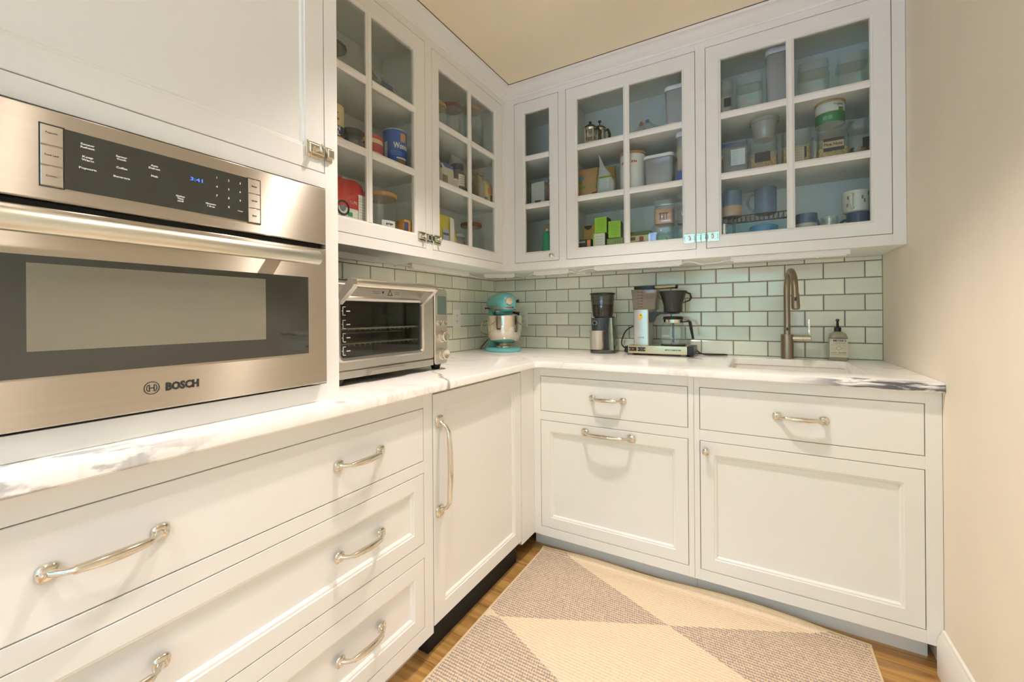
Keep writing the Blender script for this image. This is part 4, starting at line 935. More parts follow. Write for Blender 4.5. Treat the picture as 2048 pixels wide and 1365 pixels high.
MB().tube([(1.212, -0.162, CT + 0.362), (1.222, -0.163, CT + 0.360)], 0.0105, 12).build('arm_tip', BLACK, t)
cx_, cy_ = 1.196, -0.150
hb = MB().box(1.079, 1.225, cy_ - 0.028, cy_ + 0.028, CT + 0.218, CT + 0.229)
hb.prism([(1.079, CT + 0.175), (1.094, CT + 0.175), (1.108, CT + 0.205), (1.130, CT + 0.218), (1.079, CT + 0.218)], -cy_ - 0.028, -cy_ + 0.028, lambda a, b, d: (a, -d, b))
hb.build('basket_holder', BLACK, t)
bk = MB().lathe((cx_, cy_, CT), [(0.030, 0.222), (0.046, 0.230), (0.047, 0.268), (0.067, 0.333), (0.069, 0.335), (0.069, 0.339), (0.064, 0.339), (0.044, 0.27), (0.03, 0.24)], 32).build('brew_basket', mat('basket_black', (44, 46, 42), 0.35), t)
MB().tube([(cx_ + 0.063, cy_, CT + 0.331), (cx_ + 0.084, cy_, CT + 0.322), (cx_ + 0.089, cy_, CT + 0.300), (cx_ + 0.080, cy_, CT + 0.288), (cx_ + 0.052, cy_, CT + 0.277)], [0.005, 0.005, 0.005, 0.004, 0.003], 8).build('basket_handle', BLACK, bk)
MB().lathe((cx_, cy_, CT + 0.053), [(0.062, 0), (0.064, 0.004), (0.058, 0.006)], 32).build('hot_plate', BLACK, t)
cr_ = MB().lathe((cx_, cy_, CT + 0.0595), [(0.056, 0.0), (0.063, 0.006), (0.065, 0.02), (0.065, 0.082), (0.062, 0.098), (0.050, 0.112), (0.046, 0.118), (0.046, 0.130)], 36, cap0=True, cap1=False).build('carafe', GLASS, t)
MB().lathe((cx_, cy_, CT + 0.0595), [(0.0475, 0.112), (0.048, 0.130), (0.047, 0.131), (0.0465, 0.113)], 32, cap0=False, cap1=False).build('carafe_collar', CHROME, cr_)
MB().lathe((cx_, cy_, CT + 0.0595), [(0.046, 0.131), (0.050, 0.133), (0.050, 0.141), (0.044, 0.146), (0.02, 0.147)], 32).build('carafe_lid', BLACK, cr_)
MB().tube([(cx_ + 0.044, cy_, CT + 0.180), (cx_ + 0.074, cy_, CT + 0.183), (cx_ + 0.082, cy_, CT + 0.176), (cx_ + 0.089, cy_, CT + 0.135), (cx_ + 0.097, cy_, CT + 0.088)], [0.009, 0.009, 0.010, 0.009, 0.007], 8, 0.8).build('carafe_handle', BLACK, cr_)
MB().tube([(cx_, cy_, CT + 0.066), (cx_, cy_, CT + 0.19)], 0.0055, 10).build('mixing_tube', BLACK, cr_)
lettering('COSI', 0.012, TB(cy_ - 0.0652), cx_ - 0.025, CT + 0.105, 0.0002, WINK, cr_, width=0.026)
for k in range(8): MB().fbox(TB(cy_ - 0.0555), cx_ + 0.030, cx_ + 0.040, CT + 0.080 + k * 0.0065, CT + 0.0808 + k * 0.0065, 0.0, 0.0004).build('level_mark', WINK, cr_)
lead([(0.945, -0.11, CT + 0.02), (0.90, -0.07, CT + 0.05), (0.915, -0.035, CT + 0.12), (0.965, -0.035, CT + 0.15), (0.985, -0.02, CT + 0.148)], 'black power cord rising between the grinder and the coffee maker tower', 0.0033, BLACK, 'power_cord', 'power cords')
lead([(0.950, -0.14, CT + 0.030), (0.935, -0.13, CT + 0.018), (0.93, -0.10, CT + 0.006), (0.945, -0.05, CT + 0.005), (1.0, -0.030, CT + 0.005)], 'black cord loop at the switch end of the coffee maker base', 0.0033, BLACK, 'power_cord', 'power cords')
lead([(1.307, -0.11, CT + 0.024), (1.34, -0.095, CT + 0.006), (1.40, -0.085, CT + 0.005), (1.445, -0.06, CT + 0.005), (1.42, -0.035, CT + 0.005), (1.35, -0.04, CT + 0.005), (1.30, -0.04, CT + 0.006)], 'black cord looping on the marble between coffee maker and sink', 0.0033, BLACK, 'power_cord', 'power cords')

# ------------------------------------------------------------------ tap
t = thing('tap', 'brushed nickel gooseneck pull-down kitchen tap with side lever behind the sink', 'tap', (1.703, -0.075, CT))
MB().lathe((0, 0, 0), [(0.0265, 0.0003), (0.0265, 0.114), (0.0255, 0.116), (0.015, 0.1165)], 28).build('body', NICKEL, t, local=True)
arcp = [(0, 0, 0.11), (0, 0, 0.20), (0, 0, 0.30)]
for k in range(1, 13):
    a = PI * k / 13
    arcp.append((0.010 * (1 - math.cos(a)) / 1, -0.085 * (1 - math.cos(a)), 0.315 + 0.098 * math.sin(a) - 0.0 * k))
arcp.append((0.0205, -0.172, 0.300))
MB().tube(arcp, [0.0135] * len(arcp), 16).build('neck', NICKEL, t, local=True)
sp_ = MB().tube([(0.0205, -0.1725, 0.305), (0.021, -0.174, 0.295), (0.022, -0.182, 0.245), (0.0225, -0.184, 0.236)], [0.0142, 0.0155, 0.0165, 0.0145], 18).build('spray_head', NICKEL, t, local=True)
MB().box(0.017, 0.025, -0.1965, -0.1925, 0.272, 0.288).build('spray_button', BLACK, sp_, local=True)
MB().box(-0.004, 0.004, -0.0150, -0.0120, 0.135, 0.15).build('sensor', BLACK, t, local=True)
MB().lathe((0.020, 0.0, 0.098), [(0.0155, 0), (0.0155, 0.040), (0.0148, 0.0405), (0.0148, 0.042), (0.0155, 0.0425), (0.0155, 0.072), (0.013, 0.074)], 20, 'x').build('lever_barrel', mat('lever_nickel', (214, 206, 188), 0.2, 1.0), t, local=True)
MB().box(0.083, 0.091, -0.007, 0.007, 0.108, 0.188).build('lever', CHROME, t, local=True, bevel=0.002)

# ------------------------------------------------------------------ hand soap
t = thing('soap_bottle', 'square plastic hand soap bottle with black pump and printed cream label', 'soap', (1.897, -0.072, CT))
secs = [(0.0005, 0.032, 0.022, 0.010), (0.004, 0.035, 0.025, 0.012), (0.105, 0.035, 0.025, 0.012), (0.122, 0.030, 0.022, 0.014), (0.131, 0.018, 0.016, 0.014), (0.133, 0.012, 0.012, 0.0115)]
MB().loft(secs, 4).build('bottle', clear('soap_plastic', (0.80, 0.80, 0.66), 1.45, body=0.45, bodycol=(0.52, 0.50, 0.38)), t, local=True)
SF = TB(-0.0256)
lb_ = MB().fbox(SF, -0.033, 0.033, 0.016, 0.103, 0.0, 0.0006).build('front_label', mat('soap_label', (216, 212, 188), 0.6), t, local=True)
MB().fbox(SF, -0.033, 0.033, 0.1, 0.1035, 0.0006, 0.001).build('label_band', mat('label_teal', (54, 84, 86), 0.5), lb_, local=True)
lettering('Mrs.', 0.0058, SF, -0.027, 0.0925, 0.0008, INK, lb_, local=True, width=0.008)
lettering("MEYER'S", 0.0145, SF, 0.004, 0.091, 0.0008, INK, lb_, local=True, width=0.047, bold=0.0004)
lettering('CLEAN DAY', 0.0062, SF, 0.004, 0.080, 0.0008, INK, lb_, local=True, width=0.045)
lettering('HAND', 0.0078, SF, -0.018, 0.036, 0.0008, INK, lb_, local=True, width=0.021)
lettering('SOAP', 0.0105, SF, 0.013, 0.036, 0.0008, INK, lb_, local=True, width=0.030)
for k, z_ in enumerate((0.074, 0.070, 0.0655, 0.060, 0.0545, 0.049, 0.029, 0.026)):
    for xa, xb2 in (((-0.029, -0.012), (0.013, 0.029)) if 1 < k < 6 else ((-0.029, 0.029),)): MB().fbox(SF, xa, xb2, z_, z_ + 0.0009, 0.0006, 0.0009).build('label_line', mat('label_grey', (150, 152, 138), 0.6), lb_, local=True)
ov = lambda k, d: [SF(0.0 + 0.0105 * k * math.cos(a), 0.0565 + 0.0085 * k * math.sin(a), d) for a in [2 * PI * i / 20 for i in range(20)]]
MB().loops([ov(1, 0.0006), ov(1, 0.0011), ov(0.82, 0.0011), ov(0.82, 0.0006)], closed=True).build('label_oval', mat('label_rust', (186, 110, 84), 0.6), lb_, local=True)
MB().lathe((0, 0, 0), [(0.0135, 0.132), (0.0135, 0.150), (0.009, 0.153), (0.0055, 0.155), (0.0045, 0.178), (0.007, 0.181), (0.007, 0.188), (0.004, 0.190)], 18).build('pump', BLACK, t, local=True)
MB().tube([(0, 0, 0.185), (-0.004, -0.015, 0.185), (-0.006, -0.026, 0.181)], [0.004, 0.0035, 0.003], 8).build('spout', BLACK, t, local=True)
#--PART4--
# ------------------------------------------------------------------ things on the cabinet shelves
# side 'B': cabinet over the sink, c = x, front = y of the front face; side 'L': cabinet beside the oven, c = y, front = x
def spot(side, c, front, d, z):
    return ((c, front + d / 2, z + 0.0004), 0.0) if side == 'B' else ((front - d / 2, c, z + 0.0004), PI / 2)
def put(name, label, cat, side, c, front, d, z, group=None, turn=0.0):
    loc, rz = spot(side, c, front, d, z); return thing(name, label, cat, loc, rz + turn, group)
def at_z(secs, z):
    for a, b in zip(secs, secs[1:]):
        if a[0] <= z <= b[0]:
            k = (z - a[0]) / max(b[0] - a[0], 1e-9); A = list(a) + [0, 0] * (len(a) == 4); B_ = list(b) + [0, 0] * (len(b) == 4)
            return tuple(p + (q - p) * k for p, q in zip(A, B_))
    return tuple(list(secs[-1]) + [0, 0] * (len(secs[-1]) == 4))
def band(secs, z0, z1, m, parent, name='printed_band', e=0.0006, k=4):
    zs = [z0] + [s[0] for s in secs if z0 < s[0] < z1] + [z1]; S_ = []
    for z in zs:
        s = at_z(secs, z); S_.append((z, s[1] + e, s[2] + e, s[3] + e, s[4], s[5]))
    return MB().loft(S_, k, cap0=False, cap1=False).build(name, m, parent, local=True)
def plate(parent, u0, u1, v0, v1, y, m, name='label_patch'):
    return MB().fbox(TB(y), u0, u1, v0, v1, 0.0, 0.0007).build(name, m, parent, local=True)
def lines(parent, u0, u1, v0, v1, y, n, m=INK):
    for i in range(n):
        v = v1 - (v1 - v0) * (i + 0.5) / n
        MB().fbox(TB(y), u0, u1 - (u1 - u0) * 0.25 * ((i * 7) % 3) / 2, v, v + 0.0011, 0.0007, 0.001).build('print_line', m, parent, local=True)
MGREY = mat('print_grey', (120, 122, 118), 0.6)
DARKLAB = mat('chalk_label', (44, 48, 54), 0.6)
OATS = grains('oats', (214, 186, 132), (140, 108, 66), 150)
NUTS = grains('pine_nuts', (214, 196, 138), (150, 122, 66), 150)
SEEDS = grains('mixed_nuts', (150, 104, 66), (70, 50, 34), 120)
AMBER = grains('amber_grain', (196, 140, 84), (140, 92, 48), 220)

def jar_sq(label, side, c, front, w, top, z, fill=None, fm=None, group='square glass storage jars', d=None):
    d = d or w; h = top - z - 0.0006; t = put('storage_jar', label, 'jar', side, c, front, d, z, group)
    hx, hy = w / 2, d / 2
    secs = [(0, hx * 0.93, hy * 0.93, 0.012), (0.005, hx, hy, 0.016), (h * 0.66, hx, hy, 0.016), (h * 0.72, hx * 0.93, hy * 0.93, 0.018), (h * 0.76, hx * 0.92, hy * 0.92, 0.018)]
    MB().loft(secs, 4).build('jar_body', GLASS, t, local=True)
    MB().loft([(h * 0.765, hx * 0.97, hy * 0.97, 0.016), (h * 0.80, hx * 0.99, hy * 0.99, 0.016), (h * 0.93, hx * 0.98, hy * 0.98, 0.016), (h, hx * 0.93, hy * 0.93, 0.016)], 4).build('jar_lid', JARLID, t, local=True)
    if fill: MB().loft([(0.006, hx * 0.93, hy * 0.93, 0.012), (h * fill * 0.95, hx * 0.95, hy * 0.95, 0.012), (h * fill, hx * 0.7, hy * 0.7, 0.012)], 4).build('contents', fm, t, local=True)
    return t, h, hy
def jar_rd(label, side, c, front, w, top, z, lid, fill=None, fm=None, lidh=0.018, shoulder=0.78, group='round glass jars', neck=0.82, glass=None):
    h = top - z - 0.0006; r = w / 2; t = put('glass_jar', label, 'jar', side, c, front, w, z, group)
    MB().lathe((0, 0, 0), [(r * 0.9, 0), (r, 0.006), (r, h * shoulder * 0.85), (r * 0.97, h * shoulder), (r * neck, h * (shoulder + 0.1)), (r * neck, h - lidh)], 28).build('jar_body', glass or GLASS, t, local=True)
    MB().lathe((0, 0, 0), [(r * neck * 1.02, h - lidh + 0.0003), (r * (neck + 0.08), h - lidh * 0.8), (r * (neck + 0.08), h - 0.002), (r * neck * 0.95, h)], 28).build('jar_lid', lid, t, local=True)
    if fill: MB().lathe((0, 0, 0), [(r * 0.88, 0.005), (r * 0.95, 0.008), (r * 0.95, h * fill * 0.97), (r * 0.6, h * fill)], 24).build('contents', fm, t, local=True)
    return t, h, r
def bin_box(label, side, c, front, w, top, z, d=None, fill=None, fm=None, group='clear bins with white lids'):
    d = d or w; h = top - z - 0.0006; t = put('storage_bin', label, 'container', side, c, front, d, z, group); hx, hy = w / 2, d / 2
    MB().loft([(0, hx * 0.86, hy * 0.86, 0.014), (0.004, hx * 0.88, hy * 0.88, 0.016), (h * 0.84, hx * 0.94, hy * 0.94, 0.018), (h * 0.87, hx * 0.98, hy * 0.98, 0.018)], 4).build('bin_body', BINP, t, local=True)
    MB().loft([(h * 0.872, hx * 0.95, hy * 0.95, 0.018), (h * 0.89, hx * 0.95, hy * 0.95, 0.018)], 4).build('seal', mat('seal_grey', (120, 122, 130), 0.5), t, local=True)
    MB().loft([(h * 0.891, hx, hy, 0.02), (h * 0.97, hx, hy, 0.02), (h, hx * 0.93, hy * 0.93, 0.02)], 4).build('bin_lid', mat('lid_white', (226, 228, 236), 0.35), t, local=True)
    if fill: MB().loft([(0.005, hx * 0.83, hy * 0.83, 0.014), (h * fill, hx * 0.86, hy * 0.86, 0.016)], 4).build('contents', fm, t, local=True)
    return t, h
def pouch(name, label, cat, side, c, front, w, top, z, m, d=0.05, neck=0.0, lean=0.0, seed=1, group=None, jit=0.0012):
    h = top - z - 0.0006; t = put(name, label, cat, side, c, front, d, z, group); hx, hy = w / 2, d / 2
    if neck: secs = [(0, hx * 0.92, hy, 0.01), (h * 0.06, hx, hy, 0.012), (h * 0.32, hx * 0.98, hy * 0.9, 0.014), (h * 0.55, hx * 0.62, hy * 0.6, 0.010, lean * 0.3, 0), (h * 0.72, hx * 0.3, hy * 0.35, 0.006, lean * 0.6, 0), (h * 0.88, hx * neck, hy * 0.25, 0.004, lean * 0.8, 0), (h, hx * neck * 0.6, hy * 0.12, 0.002, lean, 0)]
    else: secs = [(0, hx * 0.94, hy, 0.01), (h * 0.05, hx, hy, 0.012), (h * 0.5, hx, hy * 0.92, 0.014), (h * 0.75, hx * 0.97, hy * 0.6, 0.010, lean * 0.4, 0), (h * 0.92, hx * 0.93, 0.006, 0.003, lean * 0.8, 0), (h, hx * 0.92, 0.003, 0.0015, lean, 0)]
    MB().loft(secs, 4).jitter(jit, seed).build('bag', m, t, local=True, ang=60)
    return t, secs, h, hy
def can(name, label, cat, side, c, front, w, top, z, m, lid=None, lidh=0.012, bands=(), group=None):
    h = top - z - 0.0006; r = w / 2; t = put(name, label, cat, side, c, front, w, z, group); hb = h - (lidh if lid else 0)
    MB().lathe((0, 0, 0), [(r * 0.97, 0), (r, 0.003), (r, hb - 0.003), (r * 0.97, hb)], 32).build('tin', m, t, local=True)
    if lid: MB().lathe((0, 0, 0), [(r * 1.0, hb + 0.0003), (r * 1.03, hb + 0.001), (r * 1.03, h - 0.002), (r * 0.98, h)], 32).build('lid', lid, t, local=True)
    for a, b, bm_ in bands: MB().lathe((0, 0, 0), [(r + 0.0006, h * a), (r + 0.0006, h * b)], 32, cap0=False, cap1=False).build('printed_band', bm_, t, local=True)
    return t, h, r
def carton(name, label, cat, side, c, front, w, d, z0, h, m, group=None, turn=0.0):
    t = put(name, label, cat, side, c, front, d, z0, group, turn)
    MB().box(-w / 2, w / 2, -d / 2, d / 2, 0, h).build('carton', m, t, local=True, bevel=0.0012)
    return t
def mug(label, side, c, front, w, top, z, m, hang=0.0, m2=None, split=0.4, group='mugs on the bottom shelf', inside=None, flip=False):
    h = top - z - 0.0006; r = w / 2; t = put('mug', label, 'mug', side, c, front, w, z, group)
    f = (lambda p: [(a, h - b) for a, b in p][::-1]) if flip else (lambda p: p)
    MB().lathe((0, 0, 0), f([(r * 0.8, 0), (r * 0.93, 0.004), (r, h * 0.2), (r, h * 0.92), (r * 0.985, h), (r * 0.93, h), (r * 0.92, h * 0.9), (r * 0.90, 0.008)]), 30).build('cup', m, t, local=True)
    if m2: MB().lathe((0, 0, 0), f([(r * 0.95, 0.006), (r + 0.0006, h * 0.2), (r + 0.0006, h * split)]), 30, cap0=False, cap1=False).build('glaze_band', m2, t, local=True)
    ca, sa = math.cos(hang), math.sin(hang); P = []
    for k in range(9):
        a = -PI / 2 + PI * k / 8; o = r * 0.95 + 0.030 * math.cos(a); zz = h * 0.5 + h * 0.33 * math.sin(a)
        P.append((o * ca, o * sa, zz))
    MB().tube(P, 0.0052, 8).build('handle', m, t, local=True)
    return t, h, r

BLUEG = mat('mug_blue', (70, 98, 124), 0.25, var=0.2, vscale=40); BLUED = mat('mug_navy', (58, 84, 116), 0.3); TAN = mat('mug_tan', (176, 140, 84), 0.5)
KRAFT = mat('kraft_paper', (190, 154, 104), 0.8, var=0.08, vscale=20); KRAFT2 = mat('kraft_ochre', (200, 158, 84), 0.7)
GREENP = mat('print_green', (118, 160, 64), 0.6); ORANGEP = mat('print_orange', (224, 142, 92), 0.6); BROWNP = mat('print_brown', (126, 76, 56), 0.6)
LIME = mat('lime_carton', (160, 212, 56), 0.5); TEALP = mat('print_teal', (40, 120, 96), 0.6); NAVY = mat('print_navy', (46, 62, 98), 0.5)
SILV = mat('bag_silver', (176, 184, 184), 0.4, 0.2, bump=0.3, bscale=30); WPAPER = mat('white_paper', (226, 226, 218), 0.7)

# --- narrow door
t = carton('carton', 'plain white carton on the middle shelf behind the narrow door', 'box', 'B', 0.452, -0.24, 0.086, 0.12, SH1, 0.157, WPAPER)
MB().box(-0.02, 0.02, -0.0605, -0.06, 0.02, 0.05).build('printed_panel', MGREY, t, local=True)
t, h, r = jar_rd('small clip-top jar with red preserve beside the white carton', 'B', 0.570, -0.315, 0.066, 1.915, SH1, JARLID, 0.62, mat('red_preserve', (156, 52, 44), 0.3), 0.012)
MB().tube([(-0.028, -0.022, h * 0.5), (-0.030, -0.024, h * 0.8), (0, -0.036, h * 0.86), (0.030, -0.024, h * 0.8), (0.028, -0.022, h * 0.5)], 0.0014, 5).build('wire_clip', CHROME, t, local=True)
t, secs, h, hy = pouch('paper_bag', 'folded brown paper bag behind the green bottle', 'bag', 'B', 0.520, -0.22, 0.112, 1.682, SH0, KRAFT, 0.08, seed=4)
t = put('bottle', 'green squeeze bottle with pinched neck on the bottom shelf behind the narrow door', 'bottle', 'B', 0.536, -0.315, 0.05, SH0)
h = 1.616 - SH0
GRB = mat('bottle_green', (52, 160, 112), 0.3)
MB().loft([(0, 0.026, 0.02, 0.016), (0.006, 0.030, 0.024, 0.018), (h * 0.55, 0.029, 0.023, 0.018), (h * 0.72, 0.022, 0.019, 0.016), (h * 0.82, 0.026, 0.022, 0.018), (h * 0.95, 0.022, 0.018, 0.014), (h, 0.010, 0.010, 0.008)], 4).build('bottle_body', GRB, t, local=True)
MB().loft([(h + 0.0002, 0.011, 0.011, 0.01), (h + 0.012, 0.010, 0.010, 0.009)], 4).build('cap', WHITE, t, local=True)

# --- six-pane door above the grinder and coffee maker
def press(label, c, front, top, w):
    h = top - SH2; r = w / 2 * 0.66; t = put('french_press', label, 'coffee press', 'B', c, front, r * 2, SH2, 'french presses'); hb = h * 0.72
    MB().lathe((0, 0, 0), [(r, 0.003), (r, hb)], 28, cap0=False, cap1=False).build('beaker', GLASS, t, local=True)
    mb = MB().lathe((0, 0, 0), [(r * 1.04, 0), (r * 1.06, 0.004), (r * 1.05, 0.014), (r * 1.03, 0.014)], 28)
    for k in range(4):
        a = PI / 4 + k * PI / 2; mb.tube([(r * 1.03 * math.cos(a), r * 1.03 * math.sin(a), 0.01), (r * 1.03 * math.cos(a), r * 1.03 * math.sin(a), hb)], 0.003, 6)
    mb.lathe((0, 0, 0), [(r * 1.02, hb - 0.012), (r * 1.06, hb - 0.01), (r * 1.06, hb), (r * 1.02, hb)], 28).build('frame', CHROME, t, local=True)
    MB().lathe((0, 0, 0), [(r * 1.05, hb + 0.0005), (r * 1.06, hb + 0.006), (r * 0.8, hb + 0.016), (r * 0.3, hb + 0.022)], 28).build('lid', BLACK, t, local=True)
    MB().lathe((0, 0, 0), [(0.003, hb + 0.02), (0.003, h - 0.014), (0.008, h - 0.012), (0.009, h - 0.004), (0.004, h)], 14).build('plunger', BLACK, t, local=True)
    MB().tube([(r * 0.95, -0.004, hb * 0.9), (r * 1.5, -0.006, hb * 0.92), (r * 1.78, -0.006, hb * 0.72), (r * 1.74, -0.006, hb * 0.25), (r * 1.6, -0.006, hb * 0.1)], [0.006, 0.007, 0.008, 0.008, 0.006], 8).build('handle', BLACK, t, local=True)
    MB().lathe((0, 0, 0), [(r * 0.95, hb * 0.5), (r * 0.95, hb * 0.53)], 24).build('filter_disc', CHROME, t, local=True)
press('small french press with black lid nearest the glass on the top shelf', 0.795, -0.31, 2.192, 0.095)
press('taller dark french press standing behind the small one', 0.812, -0.20, 2.238, 0.10)
def tied(label, c, front, w, top, tie, fm, seed):
    t, secs, h, hy = pouch('tied_bag', label, 'bag', 'B', c, front, w, top, SH2, FILM, 0.09, neck=0.16, seed=seed, group='tied clear bags', jit=0.003)
    s = at_z(secs, h * 0.86); MB().lathe((0, 0, h * 0.84), [(0.006, 0), (0.011, 0.004), (0.011, 0.012), (0.006, 0.016)], 10).build('tie', tie, t, local=True)
    MB().loft([(0.002, w * 0.44, 0.038, 0.012), (h * 0.25, w * 0.40, 0.034, 0.012), (h * 0.40, w * 0.2, 0.02, 0.01)], 4).jitter(0.003, seed).build('contents', fm, t, local=True)
tied('clear bag of beans knotted with a blue tie on the top shelf', 1.092, -0.29, 0.150, 2.142, mat('tie_blue', (52, 96, 170), 0.5), SEEDS, 11)
tied('clear bag knotted with a red tie behind the blue-tied bag', 1.040, -0.19, 0.10, 2.186, mat('tie_red', (190, 60, 56), 0.5), AMBER, 12)
bin_box('tall clear bin with white lid beside the bag with the blue tie', 'B', 1.242, -0.312, 0.112, 2.257, SH2, 0.11)
t, secs, h, hy = pouch('paper_bag', 'tan rice bag with green and orange bands on the middle shelf', 'bag', 'B', 0.765, -0.275, 0.128, 1.948, SH1, KRAFT, 0.07, seed=21)
band(secs, h * 0.02, h * 0.20, BROWNP, t); band(secs, h * 0.20, h * 0.30, ORANGEP, t); band(secs, h * 0.32, h * 0.42, GREENP, t)
plate(t, -0.05, -0.012, h * 0.62, h * 0.72, -hy * 0.93 - 0.001, mat('print_sky', (96, 150, 176), 0.6)); plate(t, -0.05, -0.02, h * 0.50, h * 0.59, -hy * 0.94 - 0.001, mat('print_olive', (150, 140, 70), 0.6))
t, secs, h, hy = pouch('snack_pouch', 'silver and cream pouch with a long twisted neck', 'bag', 'B', 0.885, -0.312, 0.098, 1.990, SH1, SILV, 0.05, neck=0.14, lean=-0.038, seed=22)
plate(t, -0.030, 0.022, h * 0.14, h * 0.40, -hy * 0.95 - 0.0012, mat('label_pale', (196, 206, 204), 0.6)); lines(t, -0.026, 0.018, h * 0.15, h * 0.39, -hy * 0.95 - 0.0012, 8, MGREY)
band(secs, h * 0.41, h * 0.46, GREENP, t); band(secs, 0.004, h * 0.08, TEALP, t)
t, secs, h, hy = pouch('paper_bag', 'small brown pouch behind the long-necked silver pouch', 'bag', 'B', 0.862, -0.20, 0.085, 1.962, SH1, KRAFT2, 0.05, seed=23)
t, h, r = can('canister', 'white ceramic canister with wooden lid and small red lettering', 'canister', 'B', 1.012, -0.300, 0.132, 1.982, SH1, mat('ceramic_white', (232, 232, 222), 0.2, coat=0.3), WOODLID, 0.014)
for k, u in enumerate((-0.044, -0.034, -0.025, -0.016, 0.014, 0.024, 0.033)):
    MB().arc(r + 0.0002, h * 0.70, h * 0.70 + (0.012 if k % 3 else 0.010), (u - 0.003) / r, (u + 0.003) / r, 2).build('red_letter', REDINK, t, local=True)
t, h = bin_box('wide clear bin with white lid holding folded packets beside the white canister', 'B', 1.156, -0.312, 0.146, 1.934, SH1, 0.13, 0.36, mat('packet_beige', (206, 186, 166), 0.7, var=0.2, vscale=60))
MB().box(0.0, 0.05, -0.052, -0.01, h * 0.365, h * 0.40).build('packet', mat('packet_coral', (206, 120, 98), 0.6), t, local=True)
MB().tube([(-0.01, -0.04, h * 0.36), (0.02, -0.045, h * 0.62)], 0.0018, 6).build('stick', WPAPER, t, local=True)
t, h = bin_box('tall clear bin with yellow and blue contents at the shelf end', 'B', 1.282, -0.318, 0.088, 2.020, SH1, 0.10, 0.66, mat('yellow_pack', (216, 196, 116), 0.6))
MB().loft([(h * 0.02, 0.0395, 0.0445, 0.014), (h * 0.24, 0.040, 0.045, 0.014)], 4).build('blue_packet', mat('blue_pack', (54, 92, 170), 0.5), t, local=True)
t, secs, h, hy = pouch('tea_pouch', 'ochre pouch with dark rounded flap behind the black tea carton', 'bag', 'B', 0.772, -0.262, 0.074, 1.632, SH0, KRAFT2, 0.035, seed=24)
MB().loops([[(0.022 * math.cos(a), -0.0165 + d, h * 0.97 + 0.022 * math.sin(a)) for a in [PI + PI * i / 12 for i in range(13)]] for d in (-0.001, 0.0)]).build('flap', BLACK, t, local=True)
plate(t, -0.02, 0.018, h * 0.45, h * 0.6, -hy * 0.95 - 0.001, ORANGEP)
t = carton('tea_carton', 'low black tea carton lettered in white at the front of the shelf', 'box', 'B', 0.773, -0.326, 0.074, 0.055, SH0, 1.540 - SH0, mat('black_carton', (40, 44, 42), 0.5))
lettering('HIGHER', 0.012, TB(-0.0275), -0.014, 1.525 - SH0, 0.0004, WINK, t, local=True, width=0.040)
plate(t, 0.016, 0.034, 0.09, 0.125, -0.0275, ORANGEP)
bz = SH0; b1h, b2h = 1.567 - SH0, 1.535 - SH0
def teabox(label, c, front, z0, h, w, d, face, turn=0.0):
    t = carton('tea_box', label, 'box', 'B', c, front, w, d, z0, h, LIME, 'lime green tea boxes', turn)
    MB().box(w / 2, w / 2 + 0.0006, -d / 2 + 0.002, d / 2 - 0.002, 0.002, h - 0.002).build('side_print', mat('tea_side', (52, 78, 84), 0.5), t, local=True)
    if face == 'white': plate(t, -w / 2 + 0.008, w / 2 - 0.001, 0.0, h - 0.004, -d / 2, WPAPER, 'facts_panel')
    lines(t, -w / 2 + 0.012, w / 2 - 0.006, h * 0.12, h * 0.92, -d / 2, 9, MGREY if face == 'white' else mat('lime_print', (92, 140, 34), 0.6))
    return t
teabox('white-faced lime tea box at the bottom of the tea stack', 0.853, -0.322, bz, b1h, 0.066, 0.07, 'white')
teabox('lime tea box on top of the white-faced tea box', 0.8625, -0.318, bz + b1h + 0.001, 1.649 - bz - b1h - SH0 + SH0, 0.067, 0.07, 'lime', -0.04)
t = carton('tea_box', 'flat striped green tea box under the tilted lime box', 'box', 'B', 0.935, -0.306, 0.088, 0.075, bz, b2h, mat('stripe_green', (128, 158, 78), 0.5), 'lime green tea boxes')
for k in range(9): MB().fbox(TB(-0.0375), -0.042 + k * 0.0096, -0.038 + k * 0.0096, 0.01, b2h - 0.006, 0.0, 0.0006).build('stripe', mat('stripe_pale', (176, 190, 130), 0.6), t, local=True)
teabox('lime tea box sitting on the striped green tea box', 0.931, -0.314, bz + b2h + 0.001, 1.622 - bz - b2h, 0.064, 0.07, 'lime', 0.10)
t = carton('snack_box', 'wide dark green snack box with cream banner and fruit print', 'box', 'B', 1.054, -0.298, 0.122, 0.06, SH0, 1.557 - SH0, mat('box_green', (82, 104, 48), 0.6))
hh = 1.557 - SH0
plate(t, -0.060, 0.059, hh * 0.50, hh * 0.86, -0.03, mat('box_cream', (206, 204, 140), 0.6)); plate(t, -0.060, -0.015, hh * 0.70, hh * 0.82, -0.0308, BROWNP); plate(t, 0.005, 0.026, hh * 0.66, hh * 0.82, -0.0308, mat('fruit_red', (160, 70, 56), 0.6)); plate(t, -0.01, 0.034, hh * 0.58, hh * 0.66, -0.0308, mat('fruit_blue', (110, 140, 150), 0.6))
t, h, hy = jar_sq('square jar with a lime green packet inside under the orange-labelled jar', 'B', 1.170, -0.305, 0.099, 1.580, SH0)
MB().loft([(0.006, 0.036, 0.03, 0.01), (h * 0.45, 0.03, 0.022, 0.008), (h * 0.68, 0.012, 0.008, 0.004)], 3).jitter(0.004, 3).build('contents', mat('packet_green', (112, 196, 72), 0.5), t, local=True)
t, h, hy = jar_sq('square jar of crackers with an orange paper label stacked on another jar', 'B', 1.177, -0.300, 0.095, 1.704, 1.5812)
MB().loft([(0.004, 0.043, 0.043, 0.014), (h * 0.62, 0.044, 0.044, 0.014)], 4).build('contents', mat('orange_label', (208, 150, 98), 0.7, var=0.1, vscale=30), t, local=True)
